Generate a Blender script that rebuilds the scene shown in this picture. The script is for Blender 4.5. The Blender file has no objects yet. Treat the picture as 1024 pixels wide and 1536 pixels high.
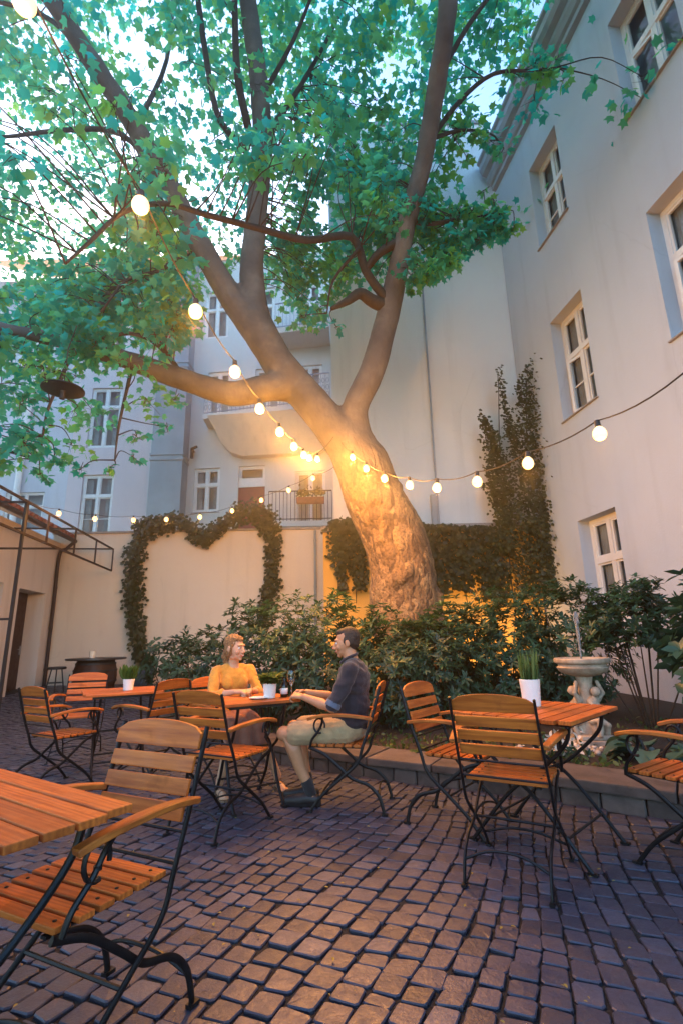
import bpy, bmesh, math, random
import numpy as np
from mathutils import Vector, Matrix, noise

random.seed(7)
rng = np.random.default_rng(7)
sc = bpy.context.scene
col = sc.collection
PI = math.pi
R = math.radians

# ------------------------------------------------------------------ camera frame
FPX, CAMH = 755.0, 1.2
PITCH, ROLL = R(14.2), R(1.2)
_c, _s = math.cos(PITCH), math.sin(PITCH)
_R0, _U0, FW = Vector((1, 0, 0)), Vector((0, -_s, _c)), Vector((0, _c, _s))
CR = math.cos(ROLL) * _R0 - math.sin(ROLL) * _U0
CU = math.sin(ROLL) * _R0 + math.cos(ROLL) * _U0
EYE = Vector((0, 0, CAMH))


def ray(u, v):
    return FW + (u - 512) / FPX * CR + (768 - v) / FPX * CU


def D(u, v, Y):                      # surveyed point of the place at depth Y
    d = ray(u, v)
    return EYE + d * (Y / d.y)


def G(u, v, z=0.0):                  # surveyed point on the level z
    d = ray(u, v)
    return EYE + d * ((z - CAMH) / d.z)


def gz(x, y):                        # the yard rises gently towards the back
    t = min(max((y - 7.0) / 6.0, 0), 1)
    return 0.24 * t * t * (3 - 2 * t)


# ------------------------------------------------------------------ object helpers
def link(o, parent=None):
    col.objects.link(o)
    if parent is not None:
        o.parent = parent
    return o


def tag(o, label=None, cat=None, group=None, kind=None):
    if label: o['label'] = label
    if cat: o['category'] = cat
    if group: o['group'] = group
    if kind: o['kind'] = kind
    return o


def empty(name, loc, rz=0.0, scale=1.0):
    o = bpy.data.objects.new(name, None)
    o.empty_display_size = 0.1
    o.location = loc
    o.rotation_euler = (0, 0, rz)
    o.scale = (scale,) * 3
    return link(o)


def copy_tree(o, parent=None):
    c = o.copy()
    link(c)
    c.parent = parent
    for ch in list(o.children):
        copy_tree(ch, c)
    return c


def cr(pts, n=6, closed=False):      # Catmull-Rom through points
    P = [Vector(p) for p in pts]
    out = []
    m = len(P)
    rngi = range(m) if closed else range(m - 1)
    for i in rngi:
        if closed:
            p0, p1, p2, p3 = P[(i - 1) % m], P[i], P[(i + 1) % m], P[(i + 2) % m]
        else:
            p1, p2 = P[i], P[i + 1]
            p0 = P[i - 1] if i > 0 else p1 * 2 - p2
            p3 = P[i + 2] if i + 2 < m else p2 * 2 - p1
        for k in range(n):
            t = k / n
            out.append(0.5 * ((2 * p1) + (p2 - p0) * t + (2 * p0 - 5 * p1 + 4 * p2 - p3) * t * t
                              + (3 * p1 - p0 - 3 * p2 + p3) * t ** 3))
    if not closed:
        out.append(P[-1].copy())
    return out


def lerp_list(vals, n):              # resample a list of floats to n values
    m = len(vals)
    return [float(np.interp(i / (n - 1) * (m - 1), range(m), vals)) for i in range(n)]


class MB:
    """collects shapes; build() links them as ONE mesh object"""

    def __init__(self):
        self.v, self.f, self.t = [], [], []
        self.tone = 0.5

    def add(self, verts, faces, tone=None):
        b = len(self.v)
        self.v += [Vector(p) for p in verts]
        self.f += [tuple(i + b for i in fc) for fc in faces]
        self.t += [self.tone if tone is None else tone] * len(verts)

    def box(self, c, s, rot=None, tone=None):
        c = Vector(c)
        hx, hy, hz = s[0] / 2, s[1] / 2, s[2] / 2
        vs = [Vector((x, y, z)) for z in (-hz, hz) for y in (-hy, hy) for x in (-hx, hx)]
        if rot is not None:
            vs = [rot @ p for p in vs]
        self.add([c + p for p in vs], [(0, 2, 3, 1), (4, 5, 7, 6), (0, 1, 5, 4), (2, 6, 7, 3), (0, 4, 6, 2), (1, 3, 7, 5)], tone)

    def bar(self, a, b, w, h, up=(0, 0, 1), tone=None):   # box beam from a to b
        a, b = Vector(a), Vector(b)
        d = (b - a)
        L = d.length
        x = d / L
        y = Vector(up).cross(x)
        if y.length < 1e-5:
            y = Vector((0, 1, 0)).cross(x)
        y.normalize()
        z = x.cross(y)
        m = Matrix((x, y, z)).transposed()
        self.box((a + b) / 2, (L, w, h), m, tone)

    def tube(self, pts, rad, n=8, closed=False, flat=None, tone=None):
        P = [Vector(p) for p in pts]
        m = len(P)
        if not hasattr(rad, '__len__'):
            rad = [rad] * m
        elif len(rad) != m:
            rad = lerp_list(rad, m)
        T = []
        for i in range(m):
            if closed:
                t = P[(i + 1) % m] - P[(i - 1) % m]
            else:
                t = P[min(i + 1, m - 1)] - P[max(i - 1, 0)]
            T.append(t.normalized() if t.length > 1e-9 else Vector((0, 0, 1)))
        ref = Vector(flat[1]) if flat else (Vector((0, 0, 1)) if abs(T[0].z) < 0.9 else Vector((1, 0, 0)))
        nrm = (ref - T[0] * ref.dot(T[0])).normalized()
        vs = []
        for i in range(m):
            if flat:
                nrm = ref - T[i] * ref.dot(T[i])
            else:
                nrm = nrm - T[i] * nrm.dot(T[i])
            nrm.normalize()
            bn = T[i].cross(nrm)
            k = flat[0] if flat else 1.0
            for j in range(n):
                a = 2 * PI * (j + 0.5) / n
                vs.append(P[i] + (nrm * math.cos(a) * k + bn * math.sin(a)) * rad[i])
        fs = []
        for i in range(m if closed else m - 1):
            i2 = (i + 1) % m
            for j in range(n):
                j2 = (j + 1) % n
                fs.append((i * n + j, i * n + j2, i2 * n + j2, i2 * n + j))
        if not closed:
            fs.append(tuple(range(n))[::-1])
            fs.append(tuple((m - 1) * n + j for j in range(n)))
        self.add(vs, fs, tone)

    def lathe(self, prof, c=(0, 0, 0), n=24, rmod=None, tone=None):
        c = Vector(c)
        vs, fs = [], []
        for (r, z) in prof:
            for j in range(n):
                a = 2 * PI * j / n
                rr = r if rmod is None else rmod(r, z, a)
                vs.append(c + Vector((rr * math.cos(a), rr * math.sin(a), z)))
        m = len(prof)
        for i in range(m - 1):
            for j in range(n):
                j2 = (j + 1) % n
                fs.append((i * n + j, i * n + j2, (i + 1) * n + j2, (i + 1) * n + j))
        if prof[0][0] > 1e-4:
            fs.append(tuple(range(n))[::-1])
        if prof[-1][0] > 1e-4:
            fs.append(tuple((m - 1) * n + j for j in range(n)))
        self.add(vs, fs, tone)

    def ball(self, c, r, seg=10, rings=6, sc_=(1, 1, 1), rot=None, tone=None):
        c = Vector(c)
        vs = [Vector((0, 0, -1))]
        for i in range(1, rings):
            th = PI * i / rings
            for j in range(seg):
                a = 2 * PI * j / seg
                vs.append(Vector((math.sin(th) * math.cos(a), math.sin(th) * math.sin(a), -math.cos(th))))
        vs.append(Vector((0, 0, 1)))
        fs = []
        for j in range(seg):
            fs.append((0, 1 + (j + 1) % seg, 1 + j))
        for i in range(rings - 2):
            for j in range(seg):
                a = 1 + i * seg
                fs.append((a + j, a + (j + 1) % seg, a + seg + (j + 1) % seg, a + seg + j))
        a = 1 + (rings - 2) * seg
        for j in range(seg):
            fs.append((a + j, a + (j + 1) % seg, len(vs) - 1))
        vs = [Vector((p.x * sc_[0], p.y * sc_[1], p.z * sc_[2])) * r for p in vs]
        if rot is not None:
            vs = [rot @ p for p in vs]
        self.add([c + p for p in vs], fs, tone)

    def build(self, name, mat, parent=None, smooth=False, bevel=0.0, seg=1):
        me = bpy.data.meshes.new(name)
        me.from_pydata([tuple(p) for p in self.v], [], self.f)
        at = me.attributes.new('tone', 'FLOAT', 'POINT')
        at.data.foreach_set('value', np.array(self.t, dtype=np.float32))
        if bevel > 0:
            bm = bmesh.new()
            bm.from_mesh(me)
            bmesh.ops.recalc_face_normals(bm, faces=bm.faces)
            ed = [e for e in bm.edges if len(e.link_faces) == 2 and e.calc_face_angle(0) > 0.6]
            bmesh.ops.bevel(bm, geom=ed, offset=bevel, segments=seg, affect='EDGES', profile=0.6, clamp_overlap=True)
            bm.to_mesh(me)
            bm.free()
        if smooth:
            me.polygons.foreach_set('use_smooth', np.ones(len(me.polygons), dtype=bool))
            if smooth == 'auto':
                me.set_sharp_from_angle(angle=R(40))
        me.materials.append(mat)
        me.update()
        return link(bpy.data.objects.new(name, me), parent)


def np_mesh(name, verts, faces, mat, parent=None, tone=None, smooth=False):
    """verts (N,3) array, faces (M,k) array of one polygon size"""
    me = bpy.data.meshes.new(name)
    me.vertices.add(len(verts))
    me.vertices.foreach_set('co', np.ascontiguousarray(verts, dtype=np.float32).ravel())
    k = faces.shape[1]
    me.loops.add(faces.size)
    me.loops.foreach_set('vertex_index', np.ascontiguousarray(faces, dtype=np.int32).ravel())
    me.polygons.add(len(faces))
    me.polygons.foreach_set('loop_start', np.arange(0, faces.size, k, dtype=np.int32))
    me.polygons.foreach_set('loop_total', np.full(len(faces), k, dtype=np.int32))
    me.polygons.foreach_set('use_smooth', np.full(len(faces), bool(smooth)))
    if tone is not None:
        at = me.attributes.new('tone', 'FLOAT', 'POINT')
        at.data.foreach_set('value', np.asarray(tone, dtype=np.float32))
    me.materials.append(mat)
    me.update(calc_edges=True)
    return link(bpy.data.objects.new(name, me), parent)


# leaf outlines: x across, y along (0 = stalk), z = fold
def star_leaf(tips, notch, fold=0.10):
    """lobed leaf as a fan round its middle; every face is a triangle"""
    pts = [(0.0, 0.0, 0.0)]
    ring = []
    n = len(tips)
    for i, (a, r) in enumerate(tips):
        ring.append((math.sin(a) * r, 0.38 + math.cos(a) * r))
        if i < n - 1:
            a2 = (a + tips[i + 1][0]) / 2
            ring.append((math.sin(a2) * notch[i], 0.38 + math.cos(a2) * notch[i]))
    ring = [(0.0, 0.0)] + ring
    V = [(0, 0.38, fold)] + [(x, y, fold * (1 - 2.2 * math.hypot(x, y - .38))) for x, y in ring]
    m = len(ring)
    F = [(0, 1 + i, 1 + (i + 1) % m) for i in range(m)]
    return np.array(V), np.array(F)


PLANE_LEAF = star_leaf([(-2.2, .46), (-1.15, .60), (0, .66), (1.15, .60), (2.2, .46)], [.34, .33, .33, .34])
IVY_LEAF = star_leaf([(-2.0, .42), (-1.0, .5), (0, .6), (1.0, .5), (2.0, .42)], [.36, .36, .36, .36], .06)
SHRUB_LEAF = (np.array([(0, 0, 0), (-.16, .35, .05), (-.15, .68, .03), (0, 1, -.08), (.15, .68, .03), (.16, .35, .05), (0, .5, -.02)]),
              np.array([(0, 6, 1), (1, 6, 2), (2, 6, 3), (3, 6, 4), (4, 6, 5), (5, 6, 0)]))
OVAL_LEAF = (np.array([(0, 0, 0), (-.26, .3, .06), (-.24, .65, .04), (0, 1, -.1), (.24, .65, .04), (.26, .3, .06), (0, .5, -.03)]),
             np.array([(0, 6, 1), (1, 6, 2), (2, 6, 3), (3, 6, 4), (4, 6, 5), (5, 6, 0)]))
BLADE = (np.array([(-.035, 0, 0), (-.03, .5, .03), (0, 1, -.05), (.03, .5, .03), (.035, 0, 0)]),
         np.array([(0, 4, 3), (0, 3, 1), (1, 3, 2)]))


def leaf_mesh(name, tmpl, P, Yd, Nd, size, mat, parent=None, tone=None):
    """one mesh of many leaves: P positions, Yd stalk-to-tip direction, Nd rough normal"""
    P, Yd, Nd = (np.asarray(a, dtype=np.float64) for a in (P, Yd, Nd))
    n = len(P)
    size = np.broadcast_to(np.asarray(size, dtype=np.float64), (n,))
    Yd = Yd / np.linalg.norm(Yd, axis=1, keepdims=True)
    X = np.cross(Yd, Nd)
    X /= np.linalg.norm(X, axis=1, keepdims=True) + 1e-9
    Z = np.cross(X, Yd)
    TV, TF = tmpl
    V = P[:, None, :] + size[:, None, None] * (TV[None, :, 0, None] * X[:, None] + TV[None, :, 1, None] * Yd[:, None] + TV[None, :, 2, None] * Z[:, None])
    k = len(TV)
    F = (TF[None] + (np.arange(n) * k)[:, None, None]).reshape(-1, 3)
    if tone is None:
        tone = rng.random(n)
    return np_mesh(name, V.reshape(-1, 3), F, mat, parent, np.repeat(tone, k), smooth=True)


def rand_dirs(n, bias=(0, 0, 0), spread=1.0):
    d = rng.normal(size=(n, 3)) * spread + np.asarray(bias)
    return d / (np.linalg.norm(d, axis=1, keepdims=True) + 1e-9)


# ------------------------------------------------------------------ blended bodies (people, trunk, sculpture)
def blend_body(name, chains, balls, voxel, smooth_it, mat, parent=None, noise_fn=None, factor=0.5):
    """tapered limbs and rounded masses fused to one continuous skin"""
    mb = MB()
    for ch in chains:
        pts = [Vector(p) for p, r in ch]
        rad = [r for p, r in ch]
        mb.tube(pts, rad, n=14)
        for p, r in zip(pts, rad):
            mb.ball(p, r, 14, 8)
    for b in balls:
        mb.ball(*b[:2], 16, 10, *(b[2:]))
    o = mb.build(name, mat, parent)
    m = o.modifiers.new('r', 'REMESH')
    m.mode = 'VOXEL'
    m.voxel_size = voxel
    if smooth_it:
        s = o.modifiers.new('s', 'SMOOTH')
        s.iterations = smooth_it
        s.factor = factor
    dg = bpy.context.evaluated_depsgraph_get()
    me = bpy.data.meshes.new_from_object(o.evaluated_get(dg))
    me.name = name
    o.modifiers.clear()
    old = o.data
    o.data = me
    bpy.data.meshes.remove(old)
    me.materials.clear()
    me.materials.append(mat)
    if noise_fn:
        co = np.empty(len(me.vertices) * 3, dtype=np.float32)
        no = np.empty_like(co)
        me.vertices.foreach_get('co', co)
        me.vertices.foreach_get('normal', no)
        co = co.reshape(-1, 3); no = no.reshape(-1, 3)
        off = np.array([noise_fn(Vector(p)) for p in co.tolist()])
        me.vertices.foreach_set('co', (co + no * off[:, None]).astype(np.float32).ravel())
    me.polygons.foreach_set('use_smooth', np.ones(len(me.polygons), dtype=bool))
    me.update()
    return o
# ------------------------------------------------------------------ materials
class NT:
    def __init__(self, name):
        self.m = bpy.data.materials.new(name)
        self.m.use_nodes = True
        self.t = self.m.node_tree
        self.bs = self.t.nodes['Principled BSDF']
        self.out = self.t.nodes['Material Output']

    def n(self, typ, **kw):
        nd = self.t.nodes.new(typ)
        for k, v in kw.items():
            if k in nd.inputs:
                nd.inputs[k].default_value = v
            else:
                setattr(nd, k, v)
        return nd

    def l(self, a, b):
        self.t.links.new(a, b)

    def set(self, **kw):
        for k, v in kw.items():
            self.bs.inputs[k.replace('_', ' ')].default_value = v
        return self

    def coord(self, scale=(1, 1, 1), rand=False, world=False):
        if world:
            g = self.n('ShaderNodeNewGeometry')
            src = g.outputs['Position']
        else:
            src = self.n('ShaderNodeTexCoord').outputs['Object']
        mp = self.n('ShaderNodeMapping')
        mp.inputs['Scale'].default_value = scale
        self.l(src, mp.inputs['Vector'])
        if rand:
            oi = self.n('ShaderNodeObjectInfo')
            mu = self.n('ShaderNodeVectorMath', operation='SCALE')
            cb = self.n('ShaderNodeCombineXYZ')
            for i in range(3):
                self.l(oi.outputs['Random'], cb.inputs[i])
            self.l(cb.outputs[0], mu.inputs[0])
            mu.inputs['Scale'].default_value = 37.0
            self.l(mu.outputs[0], mp.inputs['Location'])
        return mp.outputs[0]

    def noise(self, vec, scale, detail=4, rough=0.55):
        nd = self.n('ShaderNodeTexNoise')
        nd.inputs['Scale'].default_value = scale
        nd.inputs['Detail'].default_value = detail
        nd.inputs['Roughness'].default_value = rough
        self.l(vec, nd.inputs['Vector'])
        return nd.outputs['Fac']

    def ramp(self, fac, stops):
        nd = self.n('ShaderNodeValToRGB')
        e = nd.color_ramp.elements
        while len(e) < len(stops):
            e.new(0.5)
        for el, (p, c) in zip(e, stops):
            el.position = p
            el.color = (*c, 1) if len(c) == 3 else c
        self.l(fac, nd.inputs['Fac'])
        return nd.outputs['Color']

    def mix(self, fac, a, b, blend='MIX'):
        nd = self.n('ShaderNodeMix', data_type='RGBA', blend_type=blend)
        for s, val in ((nd.inputs[0], fac), (nd.inputs[6], a), (nd.inputs[7], b)):
            if isinstance(val, bpy.types.NodeSocket):
                self.l(val, s)
            elif isinstance(val, (int, float)):
                s.default_value = val
            else:
                s.default_value = (*val, 1)
        return nd.outputs[2]

    def math(self, op, a, b=0.0):
        nd = self.n('ShaderNodeMath', operation=op)
        for s, val in zip(nd.inputs, (a, b)):
            if isinstance(val, bpy.types.NodeSocket):
                self.l(val, s)
            else:
                s.default_value = val
        return nd.outputs[0]

    def tone(self):
        return self.n('ShaderNodeAttribute', attribute_name='tone').outputs['Fac']

    def base(self, c):
        if isinstance(c, bpy.types.NodeSocket):
            self.l(c, self.bs.inputs['Base Color'])
        else:
            self.bs.inputs['Base Color'].default_value = (*c, 1)
        return self

    def bump(self, h, strength=0.3, dist=0.02):
        nd = self.n('ShaderNodeBump')
        nd.inputs['Strength'].default_value = strength
        nd.inputs['Distance'].default_value = dist
        self.l(h, nd.inputs['Height'])
        self.l(nd.outputs[0], self.bs.inputs['Normal'])
        return self


M = {}


def plain(name, c, rough=0.6, metal=0.0, var=0.12, scale=8.0, bump=0.0, **kw):
    k = NT(name)
    v = k.coord(rand=True)
    f = k.noise(v, scale)
    lo = tuple(x * (1 - var) for x in c)
    hi = tuple(min(1, x * (1 + var)) for x in c)
    k.base(k.ramp(f, [(0.3, lo), (0.7, hi)]))
    k.set(Roughness=rough, Metallic=metal, **kw)
    if bump:
        k.bump(k.noise(v, scale * 6), bump, 0.01)
    M[name] = k.m
    return k.m


def plaster(name, c, stain, grime=0.35):
    k = NT(name)
    v = k.coord(world=True)
    big = k.noise(v, 0.35, 5, .6)
    sml = k.noise(v, 3.0, 6, .65)
    vs = k.coord((2.2, 2.2, 0.16), world=True)
    streak = k.noise(vs, 1.6, 5, .6)
    c1 = k.mix(k.ramp(big, [(0.35, (0, 0, 0)), (0.7, (1, 1, 1))]), c, tuple(x * .90 for x in c))
    c2 = k.mix(k.ramp(streak, [(0.52, (0, 0, 0)), (0.78, (grime,) * 3)]), c1, stain)
    c3 = k.mix(k.ramp(sml, [(0.62, (0, 0, 0)), (0.8, (grime * .5,) * 3)]), c2, stain)
    ck = k.n('ShaderNodeTexVoronoi', feature='DISTANCE_TO_EDGE')
    ck.inputs['Scale'].default_value = .42
    wn = k.n('ShaderNodeTexNoise')
    wn.inputs['Scale'].default_value = 1.3
    wn.inputs['Detail'].default_value = 6
    k.l(v, wn.inputs['Vector'])
    wv = k.n('ShaderNodeMix', data_type='VECTOR')
    wv.inputs[0].default_value = .3
    k.l(v, wv.inputs[4]); k.l(wn.outputs['Color'], wv.inputs[5])
    k.l(wv.outputs[1], ck.inputs['Vector'])
    crack = k.math('MULTIPLY', k.math('LESS_THAN', ck.outputs['Distance'], .0022), k.math('GREATER_THAN', big, .52))
    c3 = k.mix(k.math('MULTIPLY', crack, .13), c3, tuple(x * .55 for x in stain))
    k.base(c3)
    k.set(Roughness=0.9)
    fine = k.noise(v, 38.0, 4, .6)
    k.bump(k.math('ADD', fine, k.math('MULTIPLY', sml, 1.6)), 0.28, 0.012)
    M[name] = k.m


plaster('white_plaster', (.74, .74, .74), (.44, .44, .44), .38)
plaster('grey_plaster', (.50, .545, .61), (.33, .35, .38), .38)
plaster('cream_plaster', (.70, .60, .51), (.42, .35, .29), .42)
plaster('pink_plaster', (.68, .59, .60), (.46, .40, .41), .3)
plaster('pale_plaster', (.62, .63, .62), (.45, .44, .42), .3)
plaster('ochre_plaster', (.62, .37, .10), (.33, .20, .08), .6)
plaster('shed_plaster', (.62, .57, .55), (.40, .35, .31), .45)

# varnished hardwood, grain along the local X axis
def wood(name, dark, light, scale=(2.0, 26, 26), rough=.38):
    k = NT(name)
    v = k.coord(scale, rand=True)
    g = k.noise(v, 2.2, 6, .62)
    wv = k.n('ShaderNodeTexWave', wave_type='BANDS', bands_direction='Y')
    wv.inputs['Scale'].default_value = .7
    wv.inputs['Distortion'].default_value = 9
    wv.inputs['Detail'].default_value = 3
    k.l(v, wv.inputs['Vector'])
    f = k.math('ADD', k.math('MULTIPLY', g, .62), k.math('MULTIPLY', wv.outputs['Fac'], .14))
    c = k.ramp(f, [(.25, dark), (.66, light)])
    t = k.tone()
    c = k.mix(k.math('MULTIPLY', t, .62), c, tuple(x * .50 for x in dark))
    w = k.noise(k.coord((1, 1, 1), rand=True), 9.0, 4, .6)
    c = k.mix(k.ramp(w, [(.58, (0, 0, 0)), (.75, (.55,) * 3)]), c, tuple(x * .55 for x in dark))
    k.base(c)
    k.l(k.ramp(w, [(.35, (rough - .08,) * 3), (.75, (rough + .22,) * 3)]), k.bs.inputs['Roughness'])
    k.bs.inputs['Specular IOR Level'].default_value = .3
    k.bump(g, .22, .003)
    M[name] = k.m


wood('varnished_wood', (.34, .076, .012), (.78, .225, .034), rough=.48)
wood('arm_wood', (.31, .08, .014), (.70, .235, .04), (26, 2.0, 26), .48)
wood('door_wood', (.040, .018, .012), (.085, .038, .022), (26, 26, 1.5), .5)

plain('black_iron', (.014, .014, .016), .42, .6, .3, 30, .08)
plain('rusty_iron', (.050, .034, .030), .7, .5, .4, 14, .15)
plain('dark_metal', (.03, .03, .034), .5, .4, .2)
plain('zinc', (.30, .32, .35), .5, .5, .2, 3)
plain('grey_metal', (.27, .31, .34), .55, .2, .12, 1.5)
plain('window_white', (.72, .72, .71), .45, 0, .05, 4)
plain('sill_stone', (.27, .255, .25), .7, 0, .2, 6)
plain('cornice_stone', (.33, .33, .36), .85, 0, .12, 4, .1)
plain('ceramic_white', (.78, .76, .72), .3, 0, .05, 5)
plain('blue_pot', (.035, .06, .09), .4, 0, .25, 5)
plain('soil', (.035, .024, .016), .95, 0, .4, 25, .5)
plain('candle_wax', (.75, .70, .6), .5)
plain('curtain', (.50, .50, .50), .9, 0, .2, 3)
plain('room_dark', (.055, .050, .050), .9, 0, .35, .7)
plain('terracotta', (.24, .075, .045), .8, 0, .35, 5, .2)
plain('flower_box', (.22, .06, .05), .8, 0, .3, 6)
plain('red_board', (.20, .045, .05), .7, 0, .15, 4)
plain('paper', (.8, .8, .78), .8)
plain('cable_black', (.02, .018, .016), .6)
plain('gunmetal', (.06, .06, .065), .4, .6)

# glass of windows: dark room behind plus reflection
def glass_pane():
    k = NT('window_glass')
    k.base((.022, .026, .032)).set(Roughness=.04)
    k.bs.inputs['Specular IOR Level'].default_value = .9
    k.bump(k.noise(k.coord(world=True), 1.3, 2), .05, .02)
    M['window_glass'] = k.m
    # see-through: a little of the dim room shows behind the reflection
    tr = k.n('ShaderNodeBsdfTransparent')
    tr.inputs['Color'].default_value = (.80, .84, .84, 1)
    mx = k.n('ShaderNodeMixShader')
    lw = k.n('ShaderNodeLayerWeight', Blend=.35)
    k.l(k.ramp(lw.outputs['Facing'], [(0, (.22,) * 3), (.75, (.5,) * 3), (1, (.95,) * 3)]), mx.inputs[0])
    k.l(tr.outputs[0], mx.inputs[1]); k.l(k.bs.outputs[0], mx.inputs[2])
    k.l(mx.outputs[0], k.out.inputs['Surface'])
    k = NT('clear_glass')
    k.base((1, 1, 1)).set(Roughness=.0, Transmission_Weight=1.0, IOR=1.45)
    M['clear_glass'] = k.m
    k = NT('dark_bottle')
    k.base((.02, .015, .01)).set(Roughness=.08, Transmission_Weight=.3)
    M['dark_bottle'] = k.m
    k = NT('fountain_water')
    k.base((.95, .97, 1)).set(Roughness=.08, Transmission_Weight=.8, IOR=1.33)
    k.bump(k.noise(k.coord((1, 1, .4)), 60, 3), .6, .01)
    M['fountain_water'] = k.m


glass_pane()


def bulb_mat(name, c, s):
    k = NT(name)
    k.base((.8, .7, .5)).set(Roughness=.2, Emission_Strength=s)
    k.bs.inputs['Emission Color'].default_value = (*c, 1)
    M[name] = k.m


bulb_mat('lit_bulb', (1, .54, .15), .62)

# foliage: reflecting and letting light through
def foliage(name, dark, light, trans=(.2, .4, .1), tw=.35, rough=.45, spec=.4, trans2=None, mid=None):
    k = NT(name)
    t = k.tone()
    c = k.ramp(t, [(0, dark), (1, light)] if mid is None else [(0, dark), (.55, mid), (1, light)])
    nv = k.noise(k.coord(world=True), .9, 3)
    c = k.mix(k.math('MULTIPLY', nv, .45), c, tuple(x * .6 for x in dark))
    k.base(c)
    k.set(Roughness=rough)
    k.bs.inputs['Specular IOR Level'].default_value = spec
    tr = k.n('ShaderNodeBsdfTranslucent')
    if trans2:
        c2 = k.ramp(t, [(.1, trans), (.95, trans2)])
    else:
        c2 = k.mix(.55, c, trans)
    k.l(c2, tr.inputs['Color'])
    mx = k.n('ShaderNodeMixShader')
    mx.inputs[0].default_value = tw
    k.l(k.bs.outputs[0], mx.inputs[1])
    k.l(tr.outputs[0], mx.inputs[2])
    k.l(mx.outputs[0], k.out.inputs['Surface'])
    M[name] = k.m


foliage('plane_leaf', (.006, .050, .042), (.10, .17, .030), (.012, .64, .48), .66, .45, .3, (.34, .74, .12), (.014, .14, .085))
foliage('ivy_leaf', (.016, .030, .012), (.075, .085, .028), (.16, .17, .04), .28)
foliage('rhodo_leaf', (.008, .032, .022), (.046, .125, .058), (.08, .24, .07), .22, .46, .45)
foliage('climber_leaf', (.020, .034, .012), (.095, .105, .034), (.26, .20, .04), .3)
foliage('broad_leaf', (.018, .055, .038), (.045, .11, .07), (.08, .2, .1), .2, .38)
foliage('hosta_leaf', (.035, .085, .070), (.10, .19, .14), (.1, .25, .12), .2, .4)
foliage('cover_leaf', (.03, .07, .02), (.12, .17, .05), (.15, .25, .06), .3)
foliage('fern_leaf', (.03, .09, .015), (.10, .20, .04), (.2, .35, .06), .35)
foliage('grass_blade', (.03, .10, .02), (.13, .22, .07), (.2, .35, .08), .3)
foliage('yellow_leaf', (.35, .26, .05), (.45, .34, .08), (.4, .3, .06), .3)
plain('twig', (.045, .032, .022), .9, 0, .3, 20, .3)


def bark():
    k = NT('plane_bark')
    v = k.coord(world=True)
    vv = k.coord((1, 1, .55), world=True)
    vo = k.n('ShaderNodeTexVoronoi', feature='F1')
    vo.inputs['Scale'].default_value = 11.0
    nz = k.noise(v, 2.2, 6, .6)
    warp = k.n('ShaderNodeMix', data_type='VECTOR')
    wn = k.n('ShaderNodeTexNoise')
    wn.inputs['Scale'].default_value = 5
    k.l(vv, wn.inputs['Vector'])
    warp.inputs[0].default_value = .28
    k.l(vv, warp.inputs[4]); k.l(wn.outputs['Color'], warp.inputs[5])
    k.l(warp.outputs[1], vo.inputs['Vector'])
    cells = vo.outputs['Color']
    sepx = k.n('ShaderNodeSeparateColor')
    k.l(cells, sepx.inputs[0])
    f = k.math('ADD', k.math('MULTIPLY', sepx.outputs[0], .45), k.math('MULTIPLY', nz, .6))
    c = k.ramp(f, [(.2, (.060, .036, .022)), (.42, (.16, .10, .055)), (.66, (.28, .18, .09)), (.9, (.38, .27, .145))])
    sep = k.n('ShaderNodeSeparateXYZ')
    g = k.n('ShaderNodeNewGeometry')
    k.l(g.outputs['Position'], sep.inputs[0])
    up = k.n('ShaderNodeMapRange')
    up.inputs[1].default_value = 2.6
    up.inputs[2].default_value = 4.6
    k.l(sep.outputs[2], up.inputs[0])
    smoothc = k.ramp(k.noise(v, 1.6, 5, .6), [(.3, (.055, .050, .050)), (.55, (.11, .098, .088)), (.75, (.20, .175, .145))])
    spk = k.noise(v, 26, 5, .7)
    c = k.mix(k.ramp(spk, [(.50, (0, 0, 0)), (.62, (.75,) * 3)]), c, (.055, .032, .02))
    k.base(k.mix(up.outputs[0], c, smoothc))
    k.set(Roughness=.85)
    fine = k.noise(v, 22, 6, .7)
    hb = k.math('ADD', k.math('MULTIPLY', vo.outputs['Distance'], -1.6), fine)
    h2 = k.math('MULTIPLY', hb, k.math('SUBTRACT', 1.12, up.outputs[0]))
    k.bump(h2, .9, .05)
    M['plane_bark'] = k.m


bark()


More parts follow.
